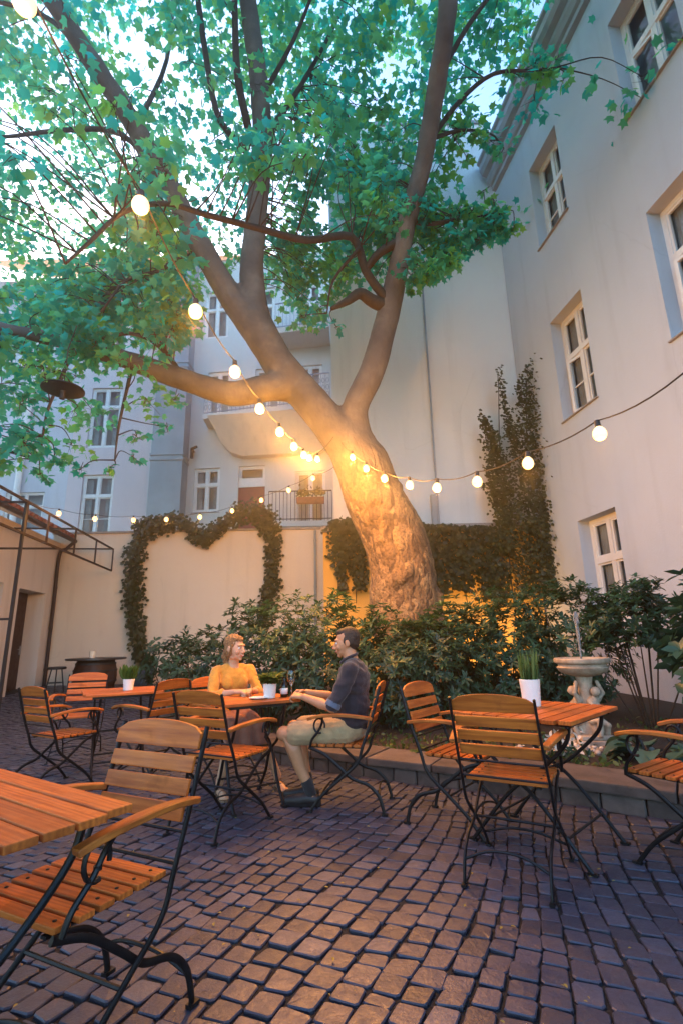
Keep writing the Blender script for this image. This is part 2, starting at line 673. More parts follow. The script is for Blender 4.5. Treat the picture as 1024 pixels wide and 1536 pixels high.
def sett():
    k = NT('stone_sett')
    t = k.tone()
    v = k.coord(world=True)
    n1 = k.noise(v, 22, 6, .65)
    n2 = k.noise(v, 1.1, 3, .5)
    c = k.ramp(t, [(0, (.007, .006, .007)), (.06, (.022, .027, .050)), (.35, (.038, .043, .074)), (.7, (.060, .061, .098)), (1, (.096, .104, .150))])
    c = k.mix(k.ramp(n1, [(.35, (0, 0, 0)), (.75, (.6,) * 3)]), c, (.036, .032, .042))
    c = k.mix(k.ramp(n2, [(.4, (0, 0, 0)), (.7, (.5,) * 3)]), c, (.048, .046, .066))
    k.base(c)
    k.l(k.ramp(n1, [(.3, (.30,) * 3), (.7, (.58,) * 3)]), k.bs.inputs['Roughness'])
    k.bump(k.math('ADD', n1, k.math('MULTIPLY', k.noise(v, 90, 3), .4)), .5, .008)
    M['stone_sett'] = k.m
    k = NT('joint_earth')
    v = k.coord(world=True)
    n1 = k.noise(v, 30, 5, .7)
    c = k.ramp(n1, [(.3, (.005, .0045, .005)), (.7, (.017, .014, .013))])
    m = k.noise(v, 2.0, 4)
    c = k.mix(k.ramp(m, [(.55, (0, 0, 0)), (.75, (.5,) * 3)]), c, (.022, .028, .012))
    k.base(c).set(Roughness=.95)
    k.bump(n1, .8, .02)
    M['joint_earth'] = k.m
    k = NT('kerb_stone')
    v = k.coord(world=True)
    n1 = k.noise(v, 7, 7, .65)
    t = k.tone()
    c = k.ramp(k.math('ADD', k.math('MULTIPLY', n1, .7), k.math('MULTIPLY', t, .3)), [(.3, (.045, .034, .031)), (.7, (.13, .10, .09))])
    k.base(c).set(Roughness=.9)
    k.bump(n1, .7, .02)
    M['kerb_stone'] = k.m
    k = NT('fountain_stone')
    v = k.coord()
    n1 = k.noise(v, 9, 6, .65)
    k.base(k.ramp(n1, [(.32, (.24, .175, .12)), (.65, (.48, .385, .285))])).set(Roughness=.8)
    k.bump(k.noise(v, 45, 4), .4, .006)
    M['fountain_stone'] = k.m
    k = NT('pebble')
    k.base(k.ramp(k.tone(), [(0, (.16, .11, .08)), (.5, (.36, .30, .24)), (1, (.55, .50, .44))])).set(Roughness=.8)
    M['pebble'] = k.m


sett()


def cloth(name, c, scale=420, rough=.9):
    k = NT(name)
    v = k.coord()
    f = k.noise(v, 14, 4)
    k.base(k.ramp(f, [(.3, tuple(x * .82 for x in c)), (.7, tuple(min(1, x * 1.12) for x in c))])).set(Roughness=rough)
    k.bs.inputs['Sheen Weight'].default_value = .2
    k.bump(k.math('ADD', k.noise(v, 16, 3), k.math('MULTIPLY', k.noise(v, scale, 2), .2)), .55, .015)
    M[name] = k.m


cloth('yellow_blouse', (.68, .29, .035))
cloth('navy_shirt', (.022, .018, .026))
cloth('khaki_shorts', (.46, .30, .15))
cloth('print_skirt', (.32, .12, .075))
cloth('black_sock', (.012, .012, .014))


def skin(name, c):
    k = NT(name)
    v = k.coord()
    f = k.noise(v, 30, 4)
    k.base(k.ramp(f, [(.3, tuple(x * .88 for x in c)), (.7, c)])).set(Roughness=.5)
    k.bs.inputs['Subsurface Weight'].default_value = .08
    k.bs.inputs['Subsurface Radius'].default_value = (.02, .008, .004)
    M[name] = k.m


skin('skin_a', (.54, .25, .125))
skin('skin_b', (.60, .33, .20))
plain('hair_dark', (.022, .014, .010), .6, 0, .4, 60, .5)
plain('hair_blond', (.30, .155, .06), .5, 0, .6, 90, .9)
plain('eye_white', (.75, .72, .70), .3)
plain('eye_dark', (.02, .015, .012), .2)
plain('lip', (.45, .13, .10), .45)
plain('teeth', (.8, .78, .72), .3)
plain('sandal_leather', (.16, .09, .05), .6)
plain('shoe_black', (.014, .014, .016), .5)
# ------------------------------------------------------------------ ground
def grid_sheet(name, mat, x0, x1, y0, y1, nx, ny, zf, kind='structure'):
    xs, ys = np.linspace(x0, x1, nx), np.linspace(y0, y1, ny)
    V = np.array([(x, y, zf(x, y)) for y in ys for x in xs])
    F = np.array([(j * nx + i, j * nx + i + 1, (j + 1) * nx + i + 1, (j + 1) * nx + i) for j in range(ny - 1) for i in range(nx - 1)])
    o = np_mesh(name, V, F, mat, smooth=True)
    o['kind'] = kind
    return o


grid_sheet('ground', M['joint_earth'], -24, 18, -10, 30, 85, 81, lambda x, y: gz(x, y) - .0115)

KERB = [(4.55, 2.35), (3.2, 3.05), (2.11, 3.73), (1.5, 4.18), (.56, 4.70), (-.12, 5.12), (-1.1, 5.85), (-2.0, 6.75), (-2.75, 7.9), (-3.3, 9.4), (-3.75, 11.2), (-3.95, 12.98)]


def kerb_y(x):
    xs = [p[0] for p in KERB][::-1]
    ys = [p[1] for p in KERB][::-1]
    return float(np.interp(x, xs, ys, left=99))


def lw_x(y):                                # face of the left outbuilding
    return -7.4 + .14 * (13 - y)


def paving():
    th = R(22)
    n0, t0, O = np.array([math.cos(th), -math.sin(th)]), np.array([math.sin(th), math.cos(th)]), np.array([.3, 2.0])
    W = .110
    V, T = [], []
    nv = 25
    for ia in range(-118, 74):
        s = -5.0 + rng.random() * .1
        while s < 15:
            L = .113 + rng.normal() * .014
            c4 = []
            for da, dsx in ((-.5, 0), (.5, 0), (.5, 1), (-.5, 1)):
                a, sv = (ia + da) * W, s + dsx * L
                h = 3.0 * math.tanh(sv / 3.0)
                aa = a * (1 - .085 * h) if abs(a) < 3.5 else math.copysign(3.5 * (1 - .085 * h) + (abs(a) - 3.5), a)
                aa += .045 * math.sin(sv * 1.9 + (ia + da) * .3) + .03 * math.sin(sv * .8 - (ia + da) * .5)
                p = O + n0 * aa + t0 * sv
                c4.append(p)
            s += L
            c4 = np.array(c4)
            cx, cy = c4.mean(0)
            if cy < .35 or cy > 13.0 or abs(cx) > cy * .80 + 1.0:
                continue
            if cx < lw_x(cy) or cy > kerb_y(cx) + .02 or cx > 4.6:
                continue
            c4 = c4 + rng.normal(size=(4, 2)) * .005
            cen = c4.mean(0)
            gap = .0030 + abs(rng.normal()) * .0026
            # eight-sided plan with cut corners
            o8 = []
            for i in range(4):
                p, q, r_ = c4[i], c4[(i + 1) % 4], c4[(i - 1) % 4]
                cut = .06 + rng.random() * .07
                o8 += [p + (r_ - p) * cut, p + (q - p) * cut]
            o8 = np.array(o8)
            d = o8 - cen
            ln = np.linalg.norm(d, axis=1, keepdims=True)
            o8 = cen + d * (1 - gap / ln)
            z = gz(cx, cy)
            top = z + rng.normal() * .0026
            tx, ty = rng.normal(size=2) * .010
            for k, (f, dz) in enumerate(((1.0, -.018), (.98, -.0045), (.90, 0.0))):
                pp = cen + (o8 - cen) * f
                for p in pp:
                    V.append((p[0], p[1], top + dz + (0 if k == 0 else tx * (p[0] - cen[0]) + ty * (p[1] - cen[1]) + rng.normal() * .0005)))
            V.append((cen[0], cen[1], top + .0006))
            tn = min(1, max(.08, .52 + rng.normal() * .24))
            T += [0.0] * 8 + [.03] * 8 + [tn] * 9
    F = []
    for j in range(8):
        j2 = (j + 1) % 8
        F += [(j, j2, 8 + j2), (j, 8 + j2, 8 + j), (8 + j, 8 + j2, 16 + j2), (8 + j, 16 + j2, 16 + j), (16 + j, 16 + j2, 24)]
    F = np.array(F)
    n = len(V) // nv
    FF = (F[None] + (np.arange(n) * nv)[:, None, None]).reshape(-1, 3)
    o = np_mesh('cobblestone_paving', np.array(V), FF, M['stone_sett'], tone=T)
    o['kind'] = 'structure'


paving()

# planting bed behind the kerb
mb = MB()
pts = KERB + [(-.3, 12.98), (-.3, 10.9), (4.4, 10.9), (6.0, 2.3)]
inner = []
for (x, y) in KERB:
    inner.append((x + .06, y + .1))
pp = inner + [(-.45, 12.95), (-.45, 10.95), (4.35, 10.95), (5.5, 2.4)]
mb.add([(x, y, .10 + gz(x, y)) for x, y in pp], [tuple(range(len(pp)))])
o = mb.build('planting_bed', M['soil'])
o['kind'] = 'structure'

# ------------------------------------------------------------------ kerb wall
def kerb_wall():
    top, front = MB(), MB()
    P = cr([(x, y, 0) for x, y in KERB], 8)
    acc, i0 = 0, 0
    cum = [0]
    for a, b in zip(P, P[1:]):
        cum.append(cum[-1] + (b - a).length)

    def at(s):
        s = min(max(s, 0), cum[-1] - 1e-4)
        k = max(j for j in range(len(cum)) if cum[j] <= s)
        k = min(k, len(P) - 2)
        t = (s - cum[k]) / (cum[k + 1] - cum[k])
        p = P[k].lerp(P[k + 1], t)
        d = (P[k + 1] - P[k]).normalized()
        return p, Vector((d.y, -d.x, 0))           # towards the plants
    s = 0
    while s < cum[-1] - .3:
        L = random.uniform(.55, .95)
        a, na = at(s + .006)
        b, nb = at(s + L - .006)
        za, zb = gz(a.x, a.y), gz(b.x, b.y)
        h0, h1 = .105, .172 + random.uniform(-.006, .006)
        w = .46 + random.uniform(-.03, .03)
        v = []
        for z in (h0, h1):
            v += [a - na * .015 + Vector((0, 0, z + za)), b - nb * .015 + Vector((0, 0, z + zb)), b + nb * w + Vector((0, 0, z + zb)), a + na * w + Vector((0, 0, z + za))]
        top.add(v, [(0, 3, 2, 1), (4, 5, 6, 7), (0, 1, 5, 4), (1, 2, 6, 5), (2, 3, 7, 6), (3, 0, 4, 7)], random.random())
        s += L
    s = 0
    while s < cum[-1] - .2:
        L = random.uniform(.17, .30)
        a, na = at(s + .005)
        b, nb = at(s + L - .005)
        za, zb = gz(a.x, a.y), gz(b.x, b.y)
        j = random.uniform(0, .012)
        v = []
        for z in (-.03, .100):
            v += [a + na * j + Vector((0, 0, z + za)), b + nb * j + Vector((0, 0, z + zb)), b + nb * .3 + Vector((0, 0, z + zb)), a + na * .3 + Vector((0, 0, z + za))]
        front.add(v, [(0, 3, 2, 1), (4, 5, 6, 7), (0, 1, 5, 4), (1, 2, 6, 5), (2, 3, 7, 6), (3, 0, 4, 7)], random.random())
        s += L
    e = empty('kerb_wall', (0, 0, 0))
    tag(e, 'low stone kerb wall with slab top edging the planting bed', 'kerb wall')
    top.build('slab_top', M['kerb_stone'], e, bevel=.012, seg=2)
    front.build('block_course', M['kerb_stone'], e, bevel=.01)


kerb_wall()


# ------------------------------------------------------------------ facades
class Facade:
    """wall plane: s along it, z up, d into the building"""

    def __init__(self, P0, u):
        self.P0 = Vector((P0[0], P0[1], 0))
        self.u = Vector((u[0], u[1], 0)).normalized()
        self.n = None

    def face(self, nrm):
        n = Vector((nrm[0], nrm[1], 0))
        n -= self.u * n.dot(self.u)
        self.n = n.normalized()
        return self

    def p(self, s, d, z):
        return self.P0 + self.u * s - self.n * d + Vector((0, 0, z))

    def box(self, mb, s0, s1, d0, d1, z0, z1, tone=None):
        v = [self.p(s, d, z) for z in (z0, z1) for d in (d0, d1) for s in (s0, s1)]
        mb.add(v, [(0, 2, 3, 1), (4, 5, 7, 6), (0, 1, 5, 4), (2, 6, 7, 3), (0, 4, 6, 2), (1, 3, 7, 5)], tone)

    def wall(self, name, mat, parent, s0, s1, z0, z1, holes, rev=.25, thick=.45):
        mb = MB()
        S = sorted({s0, s1, *[h[0] for h in holes], *[h[1] for h in holes]})
        Z = sorted({z0, z1, *[h[2] for h in holes], *[h[3] for h in holes]})
        # keep the cells small so the plaster can carry a slight unevenness
        def fine(A, step):
            o = []
            for a, b in zip(A, A[1:]):
                k = max(1, int((b - a) / step))
                o += [a + (b - a) * i / k for i in range(k)]
            return o + [A[-1]]
        S, Z = fine(S, .5), fine(Z, .5)
        idx = {}

        def vid(i, j):
            if (i, j) not in idx:
                s, z = S[i], Z[j]
                edge = any(h[0] - 1e-6 <= s <= h[1] + 1e-6 and h[2] - 1e-6 <= z <= h[3] + 1e-6 for h in holes)
                q = self.p(s, 0, z)
                dd = 0 if edge else .006 * noise.noise(q * .9)
                idx[(i, j)] = len(mb.v)
                mb.v.append(q + self.n * dd)
                mb.t.append(.5)
            return idx[(i, j)]
        for i in range(len(S) - 1):
            for j in range(len(Z) - 1):
                cs, cz = (S[i] + S[i + 1]) / 2, (Z[j] + Z[j + 1]) / 2
                if any(h[0] < cs < h[1] and h[2] < cz < h[3] for h in holes):
                    continue
                mb.f.append((vid(i, j), vid(i + 1, j), vid(i + 1, j + 1), vid(i, j + 1)))
        for h in holes:
            a, b, c, d_ = h[:4]
            ring0 = [self.p(a, 0, c), self.p(b, 0, c), self.p(b, 0, d_), self.p(a, 0, d_)]
            ring1 = [q - self.n * rev for q in ring0]
            mb.add(ring0 + ring1, [(0, 1, 5, 4), (1, 2, 6, 5), (2, 3, 7, 6), (3, 0, 4, 7)])
        # back and outer edges
        r0 = [self.p(s0, 0, z0), self.p(s1, 0, z0), self.p(s1, 0, z1), self.p(s0, 0, z1)]
        r1 = [q - self.n * thick for q in r0]
        mb.add(r0 + r1, [(0, 1, 5, 4), (1, 2, 6, 5), (2, 3, 7, 6), (3, 0, 4, 7), (4, 5, 6, 7)])
        return mb.build(name, mat, parent)

    def window(self, parent, s0, s1, z0, z1, d=.25, transom=.62, mull=True, sill=True, rows=2, bars=False, open_=False, curtain=False, w=.075):
        f, g = MB(), MB()
        B = lambda *a: self.box(f, *a)
        B(s0, s0 + w, d - .03, d + .05, z0, z1)
        B(s1 - w, s1, d - .03, d + .05, z0, z1)
        B(s0 + w, s1 - w, d - .03, d + .05, z1 - w, z1)
        B(s0 + w, s1 - w, d - .03, d + .05, z0, z0 + w)
        zs = [z0 + w]
        if rows >= 2:
            zt = z0 + (z1 - z0) * transom
            B(s0 + w, s1 - w, d - .05, d + .05, zt - w * .6, zt + w * .6)
            cells_z = [(z0 + w, zt - w * .6), (zt + w * .6, z1 - w)]
        else:
            cells_z = [(z0 + w, z1 - w)]
        sm = (s0 + s1) / 2
        cells_s = [(s0 + w, sm - w * .55), (sm + w * .55, s1 - w)] if mull else [(s0 + w, s1 - w)]
        if mull:
            for (c0, c1) in cells_z:
                B(sm - w * .55, sm + w * .55, d - .042, d + .05, c0, c1)
        fr = None
        q = .038
        for ci, (c0, c1) in enumerate(cells_z):
            for si, (a, b) in enumerate(cells_s):
                # casement border inside each opening
                B(a, a + q, d - .012, d + .035, c0, c1)
                B(b - q, b, d - .012, d + .035, c0, c1)
                B(a + q, b - q, d - .012, d + .035, c0, c0 + q)
                B(a + q, b - q, d - .012, d + .035, c1 - q, c1)
                if bars and ci == 0:
                    m_ = c0 + (c1 - c0) * .5
                    B(a + q, b - q, d - .006, d + .03, m_ - .014, m_ + .014)
                v = [self.p(a + q - .006, d + .02, c0 + q - .006), self.p(b - q + .006, d + .02, c0 + q - .006), self.p(b - q + .006, d + .02, c1 - q + .006), self.p(a + q - .006, d + .02, c1 - q + .006)]
                g.add(v, [(0, 1, 2, 3)])
        fo = f.build('window', M['window_white'], parent)
        g.build('pane', M['window_glass'], fo)
        if open_:                                   # tilted-in casement seen ajar
            h = MB()
            a, b = cells_s[0]
            c0, c1 = cells_z[0]
            x = .10
            for (aa, bb, cc, dd) in ((a + .05, a + .10, c0 + .04, c1 - .04), (b - .03, b, c0 + .04, c1 - .04), (a + .10, b - .03, c1 - .09, c1 - .04), (a + .10, b - .03, c0 + .04, c0 + .09)):
                v = [self.p(s, d - .02 - x * (b - s) / (b - a) + k, z) for z in (cc, dd) for k in (0, .03) for s in (aa, bb)]
                h.add(v, [(0, 2, 3, 1), (4, 5, 7, 6), (0, 1, 5, 4), (2, 6, 7, 3), (0, 4, 6, 2), (1, 3, 7, 5)])
            h.build('casement', M['window_white'], fo)
        if curtain:
            h = MB()
            for (a, b) in ((s0 + w, s0 + w + (s1 - s0) * .22), (s1 - w - (s1 - s0) * .2, s1 - w)):
                n_ = 14
                V = [self.p(a + (b - a) * i / n_, d + .10 + .018 * math.sin(i * 2.1), z) for z in (z0 + .05, z1 - .05) for i in range(n_ + 1)]
                h.add(V, [(i, i + 1, n_ + 2 + i, n_ + 1 + i) for i in range(n_)])
            h.build('curtain', M['curtain'], fo, smooth=True)
        if sill:
            k = MB()
            self.box(k, s0 - .04, s1 + .04, -.045, d - .035, z0 - .030, z0 - .003)
            k.build('sill', M['sill_stone'], fo, bevel=.006)
        return fo


# ---- right building
rb = empty('apartment_building', (4.36, 11.17, 0))
tag(rb, 'grey white apartment building with deep set white casement windows and cornice, right of the courtyard', 'building')
rb.location = (0, 0, 0)
RF = Facade((4.36, 11.17), (.135, -1)).face((-1, -.135))
rows = [(1.35, 3.33), (5.42, 7.72), (9.62, 11.82)]
colsA, colsB = (1.63, 2.75), (4.55, 5.78)
holes = [(*colsA, *r) for r in rows] + [(*colsB, *r) for r in rows]
RF.wall('wall', M['grey_plaster'], rb, 0, 13.5, -.2, 12.92, holes, rev=.30, thick=.5)
for i, h in enumerate(holes):
    RF.window(rb, *h, d=.27, transom=.60, open_=(i in (1, 4, 5)), bars=(i in (1, 2)), w=.095, curtain=(i in (0, 1, 2, 4)))
# cornice: stepped profile run along the wall top
prof = [(0, 12.90), (-.10, 12.94), (-.10, 13.06), (-.16, 13.10), (-.22, 13.22), (-.22, 13.34), (-.34, 13.40), (-.40, 13.52), (-.40, 13.70), (-.46, 13.74), (-.46, 13.82), (.3, 13.95)]
mb = MB()
vs = [RF.p(s, d, z) for s in (0.02, 13.5) for d, z in prof]
n_ = len(prof)
mb.add(vs, [(i, i + 1, n_ + i + 1, n_ + i) for i in range(n_ - 1)] + [tuple(range(n_))[::-1], tuple(range(n_, 2 * n_))])
mb.build('cornice', M['cornice_stone'], rb)
mb = MB()
vs = [RF.p(0, .31, 13.93), RF.p(13.5, .31, 13.93), RF.p(13.5, 5, 16.2), RF.p(0, 5, 16.2)]
mb.add(vs, [(0, 1, 2, 3)])
mb.build('roof', M['terracotta'], rb)

# ---- party wall building
pb = empty('firewall_building', (0, 0, 0))
tag(pb, 'tall windowless white gable wall of the neighbouring house behind the tree', 'building')
PF = Facade((-.18, 11.25), (1, 0)).face((0, -1))
PF.wall('wall', M['white_plaster'], pb, 0, 4.66, 0, 15.4, [], thick=8.6)
mb = MB()
PF.box(mb, -.04, 4.5, -.05, 8.6, 15.404, 15.52)
mb.build('coping', M['cornice_stone'], pb)
mb = MB()
a = D(645, 600, 11.2)
mb.tube([(a.x, 11.20, 3.65), (a.x, 11.20, 10.0), (a.x, 11.20, 15.3)], .022, 8)
o = mb.build('conductor_pipe', M['zinc'])
tag(o, 'thin vertical conductor pipe fixed on the windowless white gable wall', 'pipe')
mb = MB()
mb.box((a.x - .09, 11.19, 4.02), (.14, .10, .75))
mb.box((a.x - .09, 11.13, 4.02), (.11, .02, .70))
o = mb.build('junction_box', M['grey_metal'], None, bevel=.01)
tag(o, 'narrow pale utility box at the foot of the conductor pipe', 'utility box')

# ---- ochre garden wall
ow = empty('ochre_garden_wall', (0, 0, 0))
tag(ow, 'ochre yellow garden wall behind the tree trunk with ivy over its top', 'wall')
OF = Facade((-.42, 11.0), (1, 0)).face((0, -1))
OF.wall('wall', M['ochre_plaster'], ow, 0, 4.72, -.1, 3.52, [], thick=.22)
mb = MB()
OF.box(mb, -.05, 4.72, -.06, .23, 3.523, 3.60)
OF.box(mb, -.02, 4.72, -.02, .21, 3.603, 3.66)
mb.build('coping', M['sill_stone'], ow)

# ---- cream garden wall
cw = empty('cream_garden_wall', (0, 0, 0))
tag(cw, 'high cream rendered garden wall under the heart shaped ivy', 'wall')
CF = Facade((-7.6, 13.0), (1, 0)).face((0, -1))
CF.wall('wall', M['cream_plaster'], cw, 0, 7.18, -.1, 4.03, [], thick=.35)
mb = MB()
CF.box(mb, -.02, 7.16, -.05, .38, 4.033, 4.085)
mb.build('coping', M['sill_stone'], cw)
mb = MB()
mb.box((-.30, 12.2, 1.8), (.22, 1.9, 3.6))
mb.build('return_wall', M['cream_plaster'], cw)
a = D(473, 860, 12.93)
mb = MB()
mb.tube([(a.x, 12.94, .3), (a.x, 12.94, 4.0)], .035, 10)
for z in (1.2, 2.5, 3.7):
    mb.lathe([(.042, z), (.042, z + .03)], (a.x, 12.94, 0), 10)
o = mb.build('drain_pipe', M['grey_metal'])
tag(o, 'slim grey drain pipe at the right end of the cream wall', 'pipe')

# ---- left outbuilding
sb = empty('outbuilding', (0, 0, 0))
tag(sb, 'low outbuilding with red tiled roof and dark wooden doors on the left', 'building')
SF = Facade((-7.4, 13.0), (.14, -1)).face((1, .14))
dholes = [(.52, 1.86, .06, 2.44), (2.55, 3.75, .06, 2.48)]
SF.wall('wall', M['shed_plaster'], sb, 0, 9.5, -.1, 3.80, dholes, rev=.42, thick=.5)
for i, h in enumerate(dholes):
    mb = MB()
    a, b, z0, z1 = h
    SF.box(mb, a, b, .40, .45, z0, z1)
    for (c, d_) in ((.10, .50), (.58, .92)):
        for (e0, e1) in ((a + .12, (a + b) / 2 - .05), ((a + b) / 2 + .05, b - .12)):
            SF.box(mb, e0, e1, .385, .398, z0 + (z1 - z0) * c, z0 + (z1 - z0) * d_)
    d_o = mb.build('door', M['door_wood'], sb, bevel=.008)
    mb = MB()
    p = SF.p(a + .16, .33, 1.1)
    mb.bar(SF.p(a + .10, .36, 1.12), SF.p(a + .24, .36, 1.12), .02, .02)
    SF.box(mb, a + .08, a + .13, .36, .384, 1.0, 1.2)
    mb.build('handle', M['zinc'], d_o)
    if i == 0:
        mb = MB()
        SF.box(mb, a + .62, a + .77, .376, .382, 1.42, 1.62)
        mb.build('notice', M['paper'], d_o)
    mb = MB()
    SF.box(mb, a - .05, b + .05, -.10, .39, z0 - .12, z0 - .003)
    mb.build('door_step', M['kerb_stone'], sb)
# tiled roof, pans and covers
mb = MB()
nt, L = 46, 9.6
for k in range(nt):
    s = -.1 + k * L / nt
    pts = []
    for j in range(10):
        d = -.34 + j * .36
        z = 3.90 + (d + .34) * .46 + (0.012 if j % 2 else 0)
        pts.append(SF.p(s + .1, d, z + .045))
    mb.tube(pts, .075, 8, tone=random.random())
vs = [SF.p(-.1, -.30, 3.90), SF.p(9.5, -.30, 3.90), SF.p(9.5, 3.0, 5.40), SF.p(-.1, 3.0, 5.40)]
vs += [v - Vector((0, 0, .07)) for v in vs]
mb.add(vs, [(0, 1, 2, 3), (4, 7, 6, 5), (0, 4, 5, 1), (1, 5, 6, 2), (2, 6, 7, 3), (3, 7, 4, 0)])
mb.build('roof', M['terracotta'], sb, smooth='auto')
mb = MB()
mb.tube([SF.p(-.1, -.38, 3.84), SF.p(9.5, -.38, 3.86)], .055, 10)
mb.build('gutter', M['rusty_iron'], sb)
mb = MB()
mb.tube(cr([SF.p(.10, -.36, 3.80), SF.p(.12, -.20, 3.62), SF.p(.14, -.06, 3.45), SF.p(.14, -.06, 2.2), SF.p(.14, -.06, .2)], 5), .042, 10)
for z in (.6, 1.6, 2.6):
    q = SF.p(.14, -.06, z)
    mb.lathe([(.05, 0), (.05, .04)], q, 10)
mb.build('down_pipe', M['rusty_iron'], sb)

# ---- the apartment house far behind the garden wall
bb = empty('rear_apartment_house', (0, 0, 0))
tag(bb, 'pink and pale apartment house with iron balconies behind the cream wall', 'building')
BL = Facade((-11.4, 20.0), (1, 0)).face((0, -1))
hl = [(.63, 1.95, 5.2, 8.1), (.63, 1.95, 9.3, 12.1), (.63, 1.95, 13.3, 16.0)]
BL.wall('wall', M['pink_plaster'], bb, 0, 3.62, 0, 18.5, hl, rev=.14)
for h in hl:
    BL.window(bb, *h, d=.12, transom=.68, sill=False, bars=True, w=.10, curtain=True)
mb = MB()
BL.box(mb, 3.40, 3.64, -.06, .3, 0, 18.5)
mb.build('quoin_strip', M['pale_plaster'], bb)
mb = MB()
BL.box(mb, 3.70, 5.0, -.75, .5, 0, 18.5)
for z in (8.4, 8.62, 12.6, 12.8):
    BL.box(mb, 3.66, 5.04, -.79, .5, z, z + .09)
mb.build('service_shaft', M['grey_metal'], bb)
BR_ = Facade((-6.4, 20.0), (1, -.10)).face((-.1, -1))
def bx(x): return (x + 6.4) * 1.005
hr = [(bx(-6.12), bx(-5.0), 6.35, 8.25), (bx(-4.22), bx(-3.1), 5.3, 8.25), (bx(-1.85), bx(-.62), 5.2, 7.9),
      (bx(-5.7), bx(-4.7), 10.2, 12.7), (bx(-3.6), bx(-2.5), 10.2, 12.7), (bx(-1.75), bx(-.7), 10.2, 12.7),
      (bx(-6.0), bx(-4.9), 14.4, 16.8), (bx(-3.9), bx(-2.8), 14.4, 16.8), (bx(-1.75), bx(-.7), 14.4, 16.8)]
BR_.wall('wall', M['pale_plaster'], bb, 0, 6.28, 0, 18.5, hr, rev=.14)
for i, h in enumerate(hr):
    if i == 1:
        BR_.window(bb, h[0], h[1], 7.62, 8.25, d=.12, rows=1, mull=False, sill=False, w=.09)
        mb = MB()
        BR_.box(mb, h[0], h[1], .06, .13, 7.35, 7.617)
        mb.build('lintel_panel', M['window_white'], bb)
        mb = MB()
        BR_.box(mb, h[0], h[1], .08, .13, 5.3, 7.347)
        mb.build('balcony_door', M['red_board'], bb)
    else:
        BR_.window(bb, *h, d=.12, transom=.62, sill=(i == 0), w=.10, curtain=(i % 2 == 0))
BG = Facade((-16.5, 21.0), (1, 0)).face((0, -1))
hg = [(1.9, 3.6, 6.0, 7.7)]
BG.wall('wall', M['grey_plaster'], bb, 0, 5.1, 0, 18.5, hg, rev=.14)
BG.window(bb, *hg[0], d=.12, sill=False)
mb = MB()
a = D(30, 700, 20.8)
mb.tube([(a.x, 20.8, 3.0), (a.x, 20.8, 18)], .13, 10)
mb.build('down_pipe', M['window_white'], bb)
mb = MB()
mb.add([(-16.5, 19.6, 18.5), (.2, 19.6, 18.5), (.2, 25, 22), (-16.5, 25, 22)], [(0, 1, 2, 3)])
mb.build('roof', M['terracotta'], bb)
mb = MB()
q = BR_.p(.22, -.02, 9.0)
mb.tube([q, q + Vector((0, -.25, .05)), q + Vector((.25, -.45, .05))], .06, 8)
mb.tube([q + Vector((0, -.2, .05)), q + Vector((0, -.2, -.35))], .07, 8)
mb.build('wall_bracket', M['dark_metal'], bb)

# balconies
def railing(mb, a, b, z0, z1, step=.13, scroll=False):
    a, b = Vector(a), Vector(b)
    mb.bar((a.x, a.y, z1), (b.x, b.y, z1), .05, .04)
    mb.bar((a.x, a.y, z0 + .08), (b.x, b.y, z0 + .08), .04, .03)
    n = int((b - a).length / step)
    for i in range(n + 1):
        p = a.lerp(b, i / n)
        mb.bar((p.x, p.y, z0), (p.x, p.y, z1), .022, .022, (1, 0, 0))
        if scroll and i < n:
            q = a.lerp(b, (i + .5) / n)
            for zc in (z0 + .32, z0 + .62, z0 + .92):
                ring = [Vector((q.x + math.cos(t) * .055 * (b - a).normalized().x, q.y + math.cos(t) * .055 * (b - a).normalized().y, zc + math.sin(t) * .11)) for t in np.linspace(0, 2 * PI, 9)[:-1]]
                mb.tube(ring, .014, 5, closed=True)


e1 = [(-5.6, 19.9), (-5.55, 18.9), (-.34, 17.9), (-.34, 19.4)]
mb = MB()
n_ = len(e1)
mb.add([(x, y, 10.02) for x, y in e1] + [(x, y, 10.22) for x, y in e1], [(3, 2, 1, 0), (4, 5, 6, 7)] + [(i, (i + 1) % n_, n_ + (i + 1) % n_, n_ + i) for i in range(n_)])
bal = mb.build('balcony', M['pale_plaster'], bb)
mb = MB()                                           # big curved corbel under it
prof = [(-5.3, 10.0), (-5.05, 9.55), (-4.85, 9.1), (-4.5, 8.72), (-4.0, 8.55), (-1.0, 8.55), (-.34, 8.75), (-.34, 10.0)]
fr_ = [(x, 18.55 - .1 * (x + 5.3) + (10.0 - z) * .65, z) for x, z in prof]
bk_ = [(x, 19.8, z) for x, z in prof]
n_ = len(prof)
mb.add(fr_ + bk_, [tuple(range(n_))] + [(i, n_ + i, n_ + (i + 1) % n_, (i + 1) % n_) for i in range(n_)])
mb.build('corbel', M['cream_plaster'], bal)
mb = MB()
railing(mb, (-5.55, 18.95, 0), (-4.0, 18.65, 0), 10.22, 11.45, .16, True)
railing(mb, (-4.0, 18.65, 0), (-2.2, 18.3, 0), 10.22, 11.45, .15)
railing(mb, (-2.2, 18.3, 0), (-.36, 17.95, 0), 10.22, 11.45, .16, True)
mb.build('railing', M['zinc'], bal)
mb = MB()
mb.add([(x, y, z) for z in (13.55, 13.8) for x, y in ((-2.6, 19.8), (-2.6, 18.4), (-.34, 18.0), (-.34, 19.4))],
       [(3, 2, 1, 0), (4, 5, 6, 7), (0, 1, 5, 4), (1, 2, 6, 5), (2, 3, 7, 6), (3, 0, 4, 7)])
bal = mb.build('balcony', M['cream_plaster'], bb)
mb = MB()
railing(mb, (-2.6, 18.45, 0), (-.36, 18.05, 0), 13.8, 15.0, .16)
mb.build('railing', M['zinc'], bal)
mb = MB()
